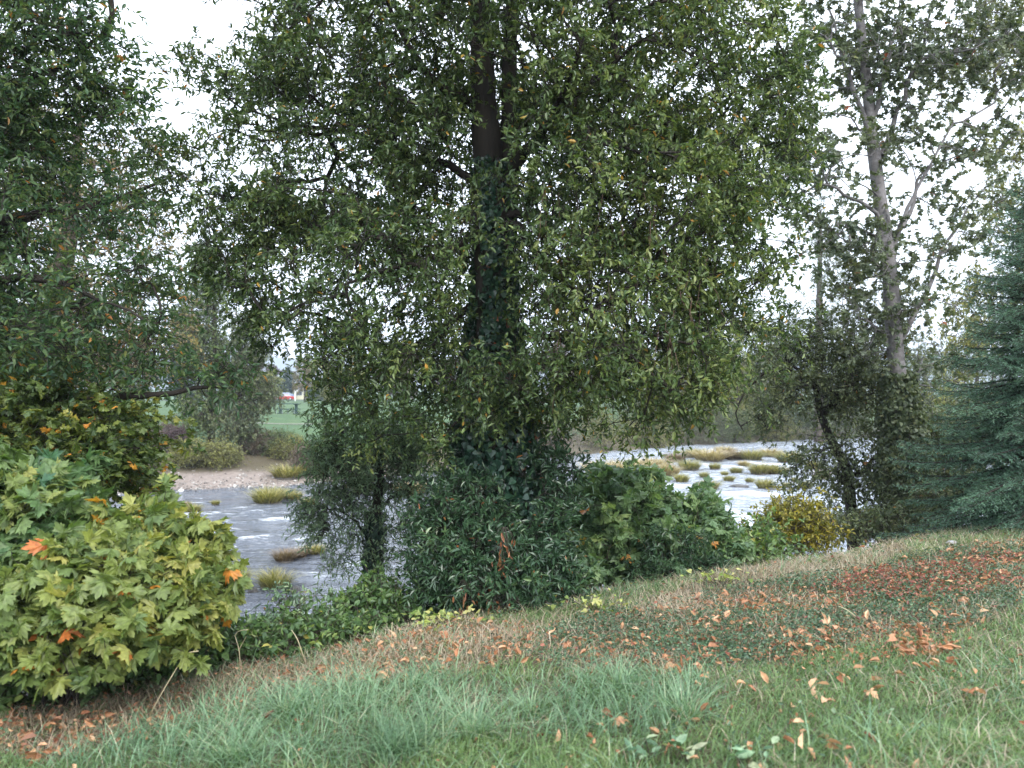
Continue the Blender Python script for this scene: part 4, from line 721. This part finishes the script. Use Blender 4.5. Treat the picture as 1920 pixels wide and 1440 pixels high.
# dark stones by the tussocks
def rock(name, label, loc, size, mat, seed, cat='rock'):
    g = np.random.default_rng(seed); nu, nv = 14, 9; V = []
    for i in range(nv + 1):
        th = math.pi * i / nv
        for j in range(nu):
            a = 2 * math.pi * j / nu; r = 1 + .18 * math.sin(2 * a + seed) * math.sin(th) + .12 * math.sin(3 * a + 2 * th + seed * 2) + g.normal(0, .03)
            V.append((size[0] * r * math.sin(th) * math.cos(a), size[1] * r * math.sin(th) * math.sin(a), size[2] * r * math.cos(th)))
    i = np.arange(nv)[:, None] * nu; j = np.arange(nu)[None]; F = np.stack([i + j, i + nu + j, i + nu + (j + 1) % nu, i + (j + 1) % nu], -1).reshape(-1, 4)
    o = mesh(name, np.array(V), [F], mat); o.location = loc; return tag(o, label, cat)
M_rock = flat('wet_stone', (.07, .065, .06), .45, .4, 4, bump=.5)
for k, (px, py, w_, lab) in enumerate(((1455, 919, 44, 'long flat dark stone between two tussocks in the rapids'), (1385, 912, 40, 'low dark stone breaking the bright water'), (555, 1108, 22, 'wet dark stone beside the largest tussock'), (475, 1110, 20, 'small dark stone left of the largest tussock'))):
    x, d = wpt(px, py); s = w_ / FP * d / 2; rock('river_stone', lab, (x, d, WZ), (s, s * .5, .12), M_rock, k + 3)
for k in range(16):
    x, d = wpt(g.uniform(300, 560), 0 + g.uniform(898, 916)); s = g.uniform(.06, .16)
    if k < 2: rock('pale_stone', ('small white stone at the waterline of the beach', 'pale stone at the left waterline')[k], (*wpt((303, 340)[k], (914, 922)[k]), WZ + .05), (.13, .1, .09), flat('white_stone%d' % k, (.6, .6, .6), .7), k + 30)
gxy = gpt(1782, 1022); rock('white_stone', 'small white stone on the grass below the spruce', (gxy[0], gxy[1], gz(*gxy) + .03), (.06, .05, .022), flat('chalky_stone', (.30, .30, .31), .8), 44)

n = 9000; x = g.uniform(-24, -8, n); y = g.uniform(34, 49, n); t_p = far_t(x, y); k = (t_p > -.8) & (t_p < 5.5) & (g.random(n) < np.exp(-np.abs(t_p - .3) / 1.6)); x = x[k]; y = y[k]; m = len(x)
oc = np.array([[1, 0, 0], [-1, 0, 0], [0, 1, 0], [0, -1, 0], [0, 0, .6], [0, 0, -.6]], float); of = [np.array([[0, 2, 4], [2, 1, 4], [1, 3, 4], [3, 0, 4], [2, 0, 5], [1, 2, 5], [3, 1, 5], [0, 3, 5]])]
pe = leaves('pebbles', (oc, of), np.column_stack([x, y, np.maximum(hz(x, y), WZ) + .01]), frames(g.normal(size=(m, 3)) * [1, 1, .2], np.tile([0., 0, 1], (m, 1))), .05 * np.exp(g.normal(0, .5, m)), g.random(m), leafmat('river_pebble', [(0, (.08, .07, .065)), (.6, (.25, .22, .20)), (1, (.5, .48, .45))], 0, .8)); tag(pe, kind='stuff')
# ------------------------------------------------------------ boxes for furniture, car, house
def boxes(name, L, mat, parent, bev=0.0):
    V = []; F = []
    for (cx, cy, cz), (sx_, sy_, sz_) in L:
        n = len(V)
        for dz in (-1, 1):
            for dx, dy in ((-1, -1), (1, -1), (1, 1), (-1, 1)): V.append((cx + dx * sx_ / 2, cy + dy * sy_ / 2, cz + dz * sz_ / 2))
        F += [[n, n + 3, n + 2, n + 1], [n + 4, n + 5, n + 6, n + 7]] + [[n + i, n + (i + 1) % 4, n + 4 + (i + 1) % 4, n + 4 + i] for i in range(4)]
    o = mesh(name, np.array(V, float), [np.array(F)], mat, parent)
    if bev: b = o.modifiers.new('bevel', 'BEVEL'); b.width = bev; b.segments = 2
    return o
M_tab = flat('green_painted_wood', (.012, .045, .038), .55, .3, 5); M_leg = flat('galvanised_leg', (.3, .34, .36), .4, .2, 5, .6)
x, d = (540 - 960) / FP * 75, 75; pt_ = empty('picnic_table', (x, d, gz(x, d)), 'dark green picnic table on the lawn across the river', 'picnic table')
boxes('table_top', [((0, -.42 + .21 * k_, .93), (2.15, .19, .06)) for k_ in range(5)], M_tab, pt_, .008)
for s_x in (-.72, .78): boxes('pedestal', [((s_x, 0, .5), (.16, .5, .8)), ((s_x, 0, .88), (.34, .8, .06)), ((s_x, 0, .04), (.3, .9, .08))], M_tab, pt_, .01)
for s_y in (-.85, .85):
    b_o = boxes('bench', [((0, s_y + q, .42), (2.0, .14, .05)) for q in (-.08, .08)], M_tab, pt_, .006)
    for s_x in (-.85, -.28, .28, .85): boxes('bench_leg', [((s_x, s_y, .2), (.045, .045, .4))], M_leg, b_o)
def car(name, label, loc, rz, body_c, roof_c, seed):
    root = empty(name, loc, label, 'car', 'cars parked beyond the park lawn'); root.rotation_euler = (0, 0, rz)
    prof = [(-2.15, .32), (-2.2, .62), (-2.1, .86), (-1.3, .95), (-.75, .98), (.9, 1.0), (1.75, .98), (2.1, .86), (2.15, .32)]
    def ext(name, pr, w0, mat, w1=None):
        n = len(pr); w1 = w1 or [w0] * n; V = [(x, -w, z) for (x, z), w in zip(pr, w1)] + [(x, w, z) for (x, z), w in zip(pr, w1)]
        F4 = [[i, (i + 1) % n, n + (i + 1) % n, n + i] for i in range(n)]; return mesh(name, np.array(V), [np.array(F4), np.array([list(range(n))[::-1]]), np.array([list(range(n, 2 * n))])], mat, root)
    body = ext('body', prof, .88, flat('car_paint%d' % seed, body_c, .25, .05))
    b = body.modifiers.new('bevel', 'BEVEL'); b.width = .06; b.segments = 3
    ext('cabin_glass', [(-1.25, .96), (-.55, 1.38), (.85, 1.40), (1.75, .98)], .74, flat('car_glass%d' % seed, (.25, .3, .36), .08, .05), [.80, .66, .66, .80])
    r = ext('roof', [(-.58, 1.385), (-.52, 1.43), (.82, 1.45), (.92, 1.40)], .67, flat('car_roof%d' % seed, roof_c, .3, .05))
    for wx_ in (-1.35, 1.35):
        for wy_ in (-.82, .82):
            t = Tubes(); t.add([(wx_, wy_ - .1, .32), (wx_, wy_ - .095, .32), (wx_, wy_ + .095, .32), (wx_, wy_ + .1, .32)], [.2, .32, .32, .2], 20); t.build('wheel', flat('tyre%d' % seed, (.02, .02, .02), .8), root)
            h_ = Tubes(); h_.add([(wx_, wy_ - .115, .32), (wx_, wy_ - .11, .32), (wx_, wy_ + .11, .32), (wx_, wy_ + .115, .32)], [.01, .18, .18, .01], 12); h_.build('hubcap', flat('hub%d' % seed, (.5, .5, .52), .3, .05, 5, .8), root)
    for wy_ in (-.6, .6):
        boxes('headlight', [((-2.14, wy_, .68), (.12, .32, .14))], flat('lamp%d' % seed, (.8, .8, .78), .1, .02), root); boxes('tail_light', [((2.09, wy_, .76), (.1, .28, .14))], flat('tail%d' % seed, (.4, .02, .02), .2, .02), root)
    return root
x = (533 - 960) / FP * 178; car('parked_car', 'red hatchback with glaring pale windows parked beyond the lawn', (x, 178, gz(x, 178)), R(12), (.42, .04, .04), (.55, .05, .05), 1)
x = (535 - 960) / FP * 186; car('parked_car', 'blue grey car parked behind the red hatchback', (x, 186, gz(x, 186) + .35), R(8), (.16, .22, .34), (.3, .36, .5), 2)
hx_, hd = (592 - 960) / FP * 205, 205; hz0 = gz(hx_, hd); hs_ = empty('cream_house', (hx_, hd, hz0), 'low cream house with white trim behind the forked park tree', 'house')
mw = flat('cream_siding', (.62, .58, .44), .7, .08, 2); V = [(-5, -3.5, 0), (5, -3.5, 0), (5, 3.5, 0), (-5, 3.5, 0), (-5, -3.5, 2.5), (5, -3.5, 2.5), (5, 3.5, 2.5), (-5, 3.5, 2.5), (-5, 0, 3.9), (5, 0, 3.9)]
mesh('wall', np.array(V, float), [np.array([[0, 1, 5, 4], [1, 2, 6, 5], [2, 3, 7, 6], [3, 0, 4, 7]]), np.array([[4, 8, 7], [5, 6, 9]])], mw, hs_)
V = []; 
for yy, zz in ((-4.0, 2.28), (0, 3.93), (4.0, 2.28), (4.0, 2.48), (0, 4.13), (-4.0, 2.48)): V += [(-5.5, yy, zz), (5.5, yy, zz)]
mesh('roof', np.array(V, float), [np.array([[0, 1, 3, 2], [2, 3, 5, 4], [4, 5, 7, 6], [6, 7, 9, 8], [8, 9, 11, 10], [10, 11, 1, 0]])], flat('roof_shingle', (.12, .10, .10), .9, .3, 3), hs_)
for wx_ in (-3.2, 0.4): 
    fr = boxes('window', [((wx_, -3.53, 1.5), (1.5, .06, 1.1))], flat('white_trim%d' % int(wx_ + 9), (.75, .75, .75), .5, .05), hs_); boxes('pane', [((wx_, -3.57, 1.5), (1.3, .03, .9))], flat('house_glass%d' % int(wx_ + 9), (.05, .06, .08), .1, .1), fr)
boxes('door', [((3.1, -3.54, 1.02), (.95, .08, 2.04))], flat('brown_door', (.18, .08, .05), .5), hs_)
x = (553.5 - 960) / FP * 172; sp = empty('sign_post', (x, 172, gz(x, 172)), 'white post with a small board standing right of the red hatchback', 'post')
boxes('post', [((0, 0, 1.1), (.22, .2, 2.3))], flat('white_post', (.78, .78, .76), .6, .05), sp); boxes('board', [((.35, -.13, 2.15), (1.0, .05, .35))], flat('white_board', (.8, .8, .78), .6, .05), sp)
x = (500 - 960) / FP * 195; hd_ = bush('clipped_hedge', 'dark reddish hedge left of the parked cars', 500, 0, 195, 60, 18, M_farp, 171, 160, .3)
x = (595 - 960) / FP * 170; bush('garden_shrub', 'dark garden shrub beside the forked park tree', 592, 0, 168, 40, 24, M_fard, 172, 120, .3)

# park path and far road as thin sheets on the lawn
def strip(name, pts, wd, mat):
    pts = smoothline(np.array([(a, b, 0) for a, b in pts]), 60)[:, :2]; T = np.gradient(pts, axis=0); T /= np.linalg.norm(T, axis=1)[:, None]; N_ = np.column_stack([-T[:, 1], T[:, 0]])
    rows = [pts + N_ * wd * q for q in (-.5, -.17, .17, .5)]; V = np.stack([np.column_stack([r, hz(r[:, 0], r[:, 1]) + .035]) for r in rows], 1)
    i = np.arange(59)[:, None] * 4; j = np.arange(3)[None]; return tag(mesh(name, V.reshape(-1, 3), [np.stack([i + j, i + 4 + j, i + 5 + j, i + 1 + j], -1).reshape(-1, 4)], mat, smooth=True), kind='structure')
strip('path', [(-60, 63), (-40, 64), (-25, 63.5), (-16, 64.5), (-5, 70), (10, 84)], .5, flat('park_path', (.20, .19, .16), .9, .2, 2))
strip('road', [(-160, 170), (-80, 180), (-40, 183), (20, 184), (100, 190)], 9, flat('asphalt', (.07, .07, .072), .9, .2, 1))

# ------------------------------------------------------------ foreground lawn and bank
ROOTS = lambda n, x0, x1, y0, y1: (g.uniform(x0, x1, n), g.uniform(y0, y1, n))
g = np.random.default_rng(200)
def poly(*pp): return [gpt(*q) for q in pp]
Z_cover = poly((900, 1235), (1000, 1195), (1100, 1165), (1250, 1135), (1400, 1105), (1560, 1080), (1700, 1050), (1925, 1015), (1925, 1140), (1790, 1190), (1640, 1205), (1480, 1250), (1300, 1262), (1130, 1262), (1000, 1250))
Z_pale = poly((1180, 1150), (1330, 1085), (1400, 1060), (1500, 1030), (1640, 1020), (1700, 1035), (1600, 1078), (1440, 1108), (1300, 1135))
Z_red = poly((1540, 1110), (1640, 1080), (1760, 1060), (1925, 1045), (1925, 1120), (1800, 1130), (1650, 1140))
Z_orange = poly((1380, 1240), (1480, 1195), (1640, 1180), (1790, 1185), (1790, 1235), (1640, 1250), (1500, 1262))
Z_dry = poly((-40, 1400), (-40, 1330), (150, 1300), (350, 1260), (500, 1230), (700, 1190), (900, 1178), (1010, 1170), (1010, 1225), (900, 1262), (760, 1290), (600, 1300), (420, 1345), (230, 1400), (80, 1436))
Z_blue = poly((60, 1460), (230, 1385), (420, 1330), (620, 1290), (860, 1275), (1150, 1268), (1330, 1290), (1340, 1380), (1180, 1400), (900, 1390), (760, 1440), (700, 1460))
def scatter(n, y0=1.9, y1=15, x0=-7, x1=12, smax=.8):
    x = g.uniform(x0, x1, n); y = y0 + (y1 - y0) * g.random(n) ** 1.5; k = (edge_s(x, y) < smax) & (np.abs(x) < y * .72 + .6)
    x = x[k]; y = y[k]; return x, y
def grassy(name, n, hgt, wdt, bend, mat, cond, rmean=.5, rs=.18, leanv=.35, smax=.6):
    x, y = scatter(n, smax=smax); pcond = cond(x, y); k = g.random(len(x)) < pcond; x = x[k]; y = y[k]; m = len(x)
    P = np.column_stack([x, y, hz(x, y) - .004]); cl = fbm(x, y, 300, 3.0); H = g.uniform(hgt[0], hgt[1], m) * (.6 + .8 * cl)
    wind = nrm(np.column_stack([g.normal(.25, 1, m), g.normal(-.15, 1, m), np.zeros(m)])) * np.abs(g.normal(leanv, .2, m))[:, None]
    o = blades(P, H, g.uniform(.7, 1.2, m) * wdt * (1 + y * .06), wind, g.uniform(bend[0], bend[1], m), g.normal(rmean, rs, m) + .5 * (cl - .5), name, mat); return tag(o, kind='stuff')
M_gb = leafmat('blue_grass', [(0, (.045, .10, .05)), (.35, (.12, .215, .12)), (.7, (.22, .34, .20)), (.92, (.33, .40, .24)), (1, (.48, .46, .33))], .25, .4)
M_gf = leafmat('fresh_grass', [(0, (.055, .11, .04)), (.4, (.12, .205, .08)), (.75, (.21, .31, .12)), (1, (.32, .36, .17))], .3, .45)
M_gd = leafmat('dry_grass', [(0, (.16, .12, .085)), (.4, (.33, .26, .19)), (.75, (.50, .41, .31)), (1, (.64, .56, .45))], .2, .6)
inz = lambda Zp: (lambda x, y: inpoly(x, y, Zp))
def c_blue(x, y): b = inpoly(x, y, Z_blue); return b * (.30 + .9 * (fbm(x, y, 310, 2.0) > .50) + .5 * (x < -.3)) + (~b & (y < 9)) * .10 * (fbm(x, y, 311, 1.2) > .5)
def c_fresh(x, y):
    near = ~inpoly(x, y, Z_cover) & ~inpoly(x, y, Z_dry) & ~inpoly(x, y, Z_pale); return near * (1 - .55 * inpoly(x, y, Z_blue)) * (.55 + .8 * (fbm(x, y, 320, 1.3) - .4)) + inpoly(x, y, Z_cover) * .06 + inpoly(x, y, Z_dry) * .10
def c_dry(x, y): return inpoly(x, y, Z_dry) * .9 + inpoly(x, y, Z_pale) * 1.0 + inpoly(x, y, Z_cover) * (.05 + .35 * (fbm(x, y, 313, 1.4) > .56)) + (~inpoly(x, y, Z_dry)) * (.05 + .30 * (fbm(x, y, 312, 1.8) > .55)) + .45 * ((edge_s(x, y) > -.8) & (edge_s(x, y) < .8))
grassy('grass', 1150000, (.05, .13), .0042, (.2, .9), M_gf, c_fresh)
grassy('tall_grass', 380000, (.09, .30), .0045, (.3, 1.0), M_gb, c_blue, .5, .2)
grassy('dry_grass', 520000, (.05, .17), .0034, (.1, .9), M_gd, c_dry, .5, .2, .45, 1.1)
# leafy ground cover
def scatter_leaves(name, n, cond, T, size, mat, lift=(.0, .05), tilt=.6, sv=.35, smax=.6, rm=.5, rs=.2):
    x, y = scatter(n, smax=smax); k = g.random(len(x)) < cond(x, y); x = x[k]; y = y[k]; m = len(x)
    P = np.column_stack([x, y, hz(x, y) + g.uniform(lift[0], lift[1], m)]); ax = nrm(np.column_stack([g.normal(size=m), g.normal(size=m), g.normal(size=m) * tilt * .6]))
    o = leaves(name, T, P, frames(ax, nrm(g.normal(size=(m, 3)) * tilt + [0, 0, 1])), size * g.uniform(1 - sv, 1 + sv, m), np.clip(g.normal(rm, rs, m), 0, 1), mat); return tag(o, kind='stuff')
M_gc = leafmat('ground_cover_leaf', [(0, (.02, .05, .03)), (.4, (.055, .11, .058)), (.75, (.105, .17, .09)), (1, (.18, .24, .13))], .15, .4)
M_rc = leafmat('red_cover_leaf', [(0, (.09, .035, .025)), (.4, (.20, .06, .045)), (.75, (.32, .12, .08)), (1, (.45, .24, .16))], .2, .5)
M_fl = leafmat('fallen_leaf', [(0, (.16, .06, .035)), (.35, (.36, .16, .08)), (.7, (.52, .29, .16)), (1, (.66, .44, .28))], .1, .55)
cov = lambda x, y: inpoly(x, y, Z_cover) * (.22 + .62 * (fbm(x, y, 330, 1.5) > .42)) + .04 * (y > 3.5)
scatter_leaves('ground_cover', 1100000, cov, T_lance(.62), .023, M_gc, (.0, .09), .7)
scatter_leaves('red_ground_cover', 190000, lambda x, y: inpoly(x, y, Z_red) * 1.0 * (fbm(x, y, 333, 1.8) > .47) + inpoly(x, y, Z_cover) * .04, T_lance(.6), .030, M_rc, (.05, .11), .7)
def c_fall(x, y):
    c = fbm(x, y, 340, 1.8); return inpoly(x, y, Z_orange) * 2.0 * (c > .40) + inpoly(x, y, Z_cover) * .45 * (c > .47) + inpoly(x, y, Z_dry) * .30 * (c > .45) + (x > .2) * (y < 6) * .09 * (fbm(x, y, 345, .9) > .48) * (c > .45) + .006
scatter_leaves('fallen_leaves', 90000, c_fall, T_lance(.5, .16, .35), .056, M_fl, (.01, .08), .85, .45)
scatter_leaves('leaf_litter', 260000, lambda x, y: inpoly(x, y, Z_dry) * .45 * (fbm(x, y, 341, 2.2) > .44) + inpoly(x, y, Z_orange) * .8 + inpoly(x, y, Z_cover) * .34 * (fbm(x, y, 342, 1.6) > .48) + inpoly(x, y, Z_red) * .3 + .02, T_lance(.6, .2, .3), .024, M_fl, (.0, .07), .9, .5, rm=.35)
scatter_leaves('fallen_maple_leaves', 9000, c_fall, T_maple(1.3), .058, M_fl, (.01, .08), .85, .45)
# undergrowth on the bank beyond the edge
g = np.random.default_rng(210)
n = 90000; x = g.uniform(-9, 14, n); y = g.uniform(3, 19, n); s = edge_s(x, y); k = (s > .1) & (s < 5.5) & (g.random(n) < .35 + .6 * (x < -1.2) + .8 * (fbm(x, y, 350, 1.1) - .35)); x = x[k]; y = y[k]; s = s[k]; m = len(x)
hgt = (.16 + .20 * (x < -2.3) * sms((3 - s) / 2)) * sms(s / .8) * fbm(x, y, 351, 1.5) * 1.6
P = np.column_stack([x, y, hz(x, y) + hgt * g.random(m)])
o = leaves('undergrowth', T_lance(.55), P, frames(nrm(g.normal(size=(m, 3)) * [1, 1, .5]), nrm(g.normal(size=(m, 3)) * .6 + [0, 0, 1])), .065 * g.uniform(.6, 1.4, m), np.clip(g.normal(.45, .2, m), 0, 1), M_under); tag(o, kind='stuff')
# bushes on the bank in front of the water, left of the centre
def bank(name, lab, L, foot, seed, mat, nt_=110, size=.055, T=None, **kk): return make_shrub(name, lab, 'shrub', foot, L, nt_, 7, 6, .17, size, mat, B_mid, seed, T or T_lance(.45), tk=dict(rare=.01, spread=.07, **kk), nst=7, rst=.007)
bank('dark_bank_bush', 'dark small-leaved bush rising against the river right of the maple sapling', [A(460, 1215, 6.6, .26, .3, .08), A(430, 1225, 6.3, .25, .3, .07), A(500, 1200, 6.8, .14, .25, .06, .003)], (-2.1, 6.6), 221, M_laurel, 120, .045)
bank('airy_bank_bush', 'airy grey-green bush in front of the pale water', [A(585, 1195, 6.9, .26, .3, .08), A(530, 1222, 6.6, .3, .3, .05), A(620, 1200, 6.8, .28, .3, .07), A(545, 1140, 6.9, .10, .1, .10, .001)], (-1.75, 6.7), 222, M_willow, 100, .05, upb=.5)
bank('bramble_patch', 'light green bramble below the young tree trunk', [A(710, 1140, 7.4, .3, .3, .14), A(670, 1170, 7.2, .28, .3, .12), A(750, 1150, 7.3, .25, .3, .13), A(690, 1110, 7.7, .14, .2, .12)], (-1.2, 7.2), 223, M_under, 130, .06, T_lance(.6))
bank('bramble_patch', 'leafy green bramble along the edge left of centre', [A(480, 1215, 6.0, .3, .25, .08), A(560, 1215, 6.2, .3, .25, .08), A(630, 1205, 6.4, .25, .25, .08)], (-1.75, 6.1), 224, M_under, 110, .055, T_lance(.6))
bank('sprawling_bush', 'low dark bush beneath the leaning tree', [A(1600, 985, 11.5, .6, .5, .18), A(1680, 985, 11.5, .6, .5, .2), A(1740, 960, 11.8, .4, .4, .3)], (5.2, 11.4), 225, M_brown, 150, .06)
bank('hazel_bush', 'dull green bush filling in behind the stems of the maple sapling', [A(330, 1215, 5.7, .34, .3, .12), A(200, 1235, 5.4, .4, .3, .16), A(60, 1260, 5.1, .4, .3, .16)], (-2.9, 5.5), 226, M_under, 200, .06, T_lance(.7))
# yellow-green weeds along the edge
L = [gpt(px, py) for px, py in ((480, 1245), (540, 1222), (600, 1214), (655, 1208), (800, 1185), (850, 1178), (1120, 1150), (1350, 1100), (240, 1290))]
for k, (x, y) in enumerate(L):
    z = gz(x, y); n = 60; P = np.array([x, y, z + .03]) + g.normal(size=(n, 3)) * [.14, .10, .0] + np.column_stack([0 * np.arange(n), 0 * np.arange(n), g.random(n) * .12])
    if k == 0: M_yw = leafmat('weed_leaf', [(0, (.16, .24, .06)), (.6, (.36, .40, .11)), (1, (.55, .50, .22))], .3)
    o = sprig('low_weed', '', 'weed', '', P, frames(nrm(g.normal(size=(n, 3)) * [1, 1, .4]), nrm(g.normal(size=(n, 3)) * .5 + [0, 0, 1])), .042 * g.uniform(.6, 1.3, n), g.random(n), T_heart(), M_yw, (x, y, z))
    tag(o, ('yellow-green weed beside the right edge of the maple sapling', 'yellow-green weed on the edge left of the airy bush', 'pale weed on the edge below the airy bush', 'pale weed on the edge below the bramble', 'yellowish weed on the edge just left of the laurel shrub', 'yellowish weed at the left foot of the laurel shrub', 'bright weed on the edge at the right foot of the laurel shrub', 'green weed on the edge under the maple shrub', 'small weed at the foot of the maple sapling')[k], 'weed', 'low weeds along the bank edge')
# big grass tufts and dry stalks in the lawn
TF = [(890, 1385, .34, 'upright blue-green grass tuft nearest the centre bottom'), (745, 1410, .24, 'dense rounded dark green tuft left of the centre bottom'), (450, 1428, .26, 'broad blue-green tuft at lower left'), (1290, 1350, .30, 'loose tuft of long arching blades right of centre'), (1165, 1300, .28, 'slim tuft at the lower edge of the ground cover'), (780, 1300, .26, 'tall tuft by the dry grass band'), (1000, 1340, .22, 'small tuft right of the upright one'), (540, 1340, .24, 'thin tuft at the border of the dry grass')]
for k, (px, py, h_, lab) in enumerate(TF):
    x, y = gpt(px, py); z = gz(x, y); dense = k == 1; n = 520 if dense else 150; r_ = (.09 if dense else .05) * np.sqrt(g.random(n)); a = g.random(n) * 6.283
    P = np.column_stack([x + r_ * np.cos(a), y + r_ * np.sin(a), np.full(n, z - .01)]); lv = (np.column_stack([np.cos(a), np.sin(a), 0 * a]) * .35 + g.normal(size=(n, 3)) * [.3, .3, 0] + [.12, 0, 0]) * g.uniform(.2, 1.1, n)[:, None]
    o = blades(P, g.uniform(.3, 1.15, n) * h_, np.full(n, .003 if dense else .0055), lv, g.uniform(.1, 1.0, n), g.normal(.35 if dense else .6, .18, n), 'grass_tuft', M_gb, loc=(x, y, z), seg=5)
    tag(o, lab, 'grass tuft', 'grass tufts in the lawn')
M_straw = flat('straw_stalk', (.50, .42, .27), .7, .2, 20)
for k, (p0, p1, p2, lab) in enumerate((((280, 1345), (310, 1290), (345, 1232), 'long bent straw stalk in front of the maple sapling'), ((452, 1262), (450, 1220), (442, 1190), 'pale forked dry stalk at the right of the maple sapling'), ((575, 1245), (560, 1200), (548, 1180), 'thin dry stalk leaning in front of the airy bush'), ((736, 1215), (735, 1190), (736, 1165), 'short pale stalk at the edge below the bramble'), ((660, 1205), (680, 1190), (700, 1160), 'straw stalk leaning right by the bramble'), ((1620, 1170), (1590, 1145), (1570, 1135), 'fallen pale twig on the ground cover'))):
    e = gpt(*p0); d = e[1]; t = Tubes(); q = smoothline([at(*p0, d), at(*p1, d - .05), at(*p2, d - .02)], 12); q[0, 2] = gz(e[0], d) - .02; t.add(q, np.linspace(.0045, .002, 12), 6)
    if k == 1: t.add([q[6], q[6] + np.array([.05, 0, .09])], [.003, .001], 5)
    if k < 2: t.add(smoothline([q[-1], q[-1] + np.array([.03, 0, .03]), q[-1] + np.array([.09, 0, .04])], 6), np.linspace(.002, .003, 6), 5)
    o = t.build('dry_stalk', M_straw, loc=(e[0], d, gz(e[0], d))); tag(o, lab, 'dry stalk', 'dry stalks along the bank edge')
# broad-leaved weed in the bottom right
for k, (px, py, n, lab) in enumerate(((1290, 1432, 16, 'bluish broad-leaved weed at the bottom edge right of centre'), (1220, 1432, 16, 'smaller broad-leaved weed at the bottom edge'), (1400, 1438, 18, 'broad-leaved weed by the bottom edge near the fallen leaves'))):
    x, y = gpt(px, py); z = gz(x, y); P = np.array([x, y, z + .02]) + g.normal(size=(n, 3)) * [.06, .05, 0] + np.column_stack([np.zeros(n), np.zeros(n), g.random(n) * .07]); a = g.random(n) * 6.283
    o = sprig('broadleaf_weed', '', 'weed', '', P, frames(np.column_stack([np.cos(a), np.sin(a), .5 + 0 * a]), nrm(g.normal(size=(n, 3)) * .3 + [0, 0, 1])), .065 * g.uniform(.6, 1.3, n), g.random(n), T_lance(.55, .05, .1), M_gb, (x, y, z)); tag(o, lab, 'weed', 'broad-leaved weeds in the lawn')

# ------------------------------------------------------------ damp autumn air
me = bpy.data.meshes.new('haze'); hb = boxes('haze', [((0, 1500, 80), (7000, 3600, 175))], flat('haze_air', (1, 1, 1)), None); tag(hb, kind='stuff')
hm = bpy.data.materials.new('haze_volume'); hm.use_nodes = True; hn = hm.node_tree; hn.nodes.clear()
ho = hn.nodes.new('ShaderNodeOutputMaterial'); hp_ = hn.nodes.new('ShaderNodeVolumePrincipled'); hp_.inputs['Density'].default_value = 0.0005; hp_.inputs['Color'].default_value = (.80, .88, 1.0, 1); hp_.inputs['Anisotropy'].default_value = 0.2
hn.links.new(hp_.outputs[0], ho.inputs['Volume']); hb.data.materials.clear(); hb.data.materials.append(hm)
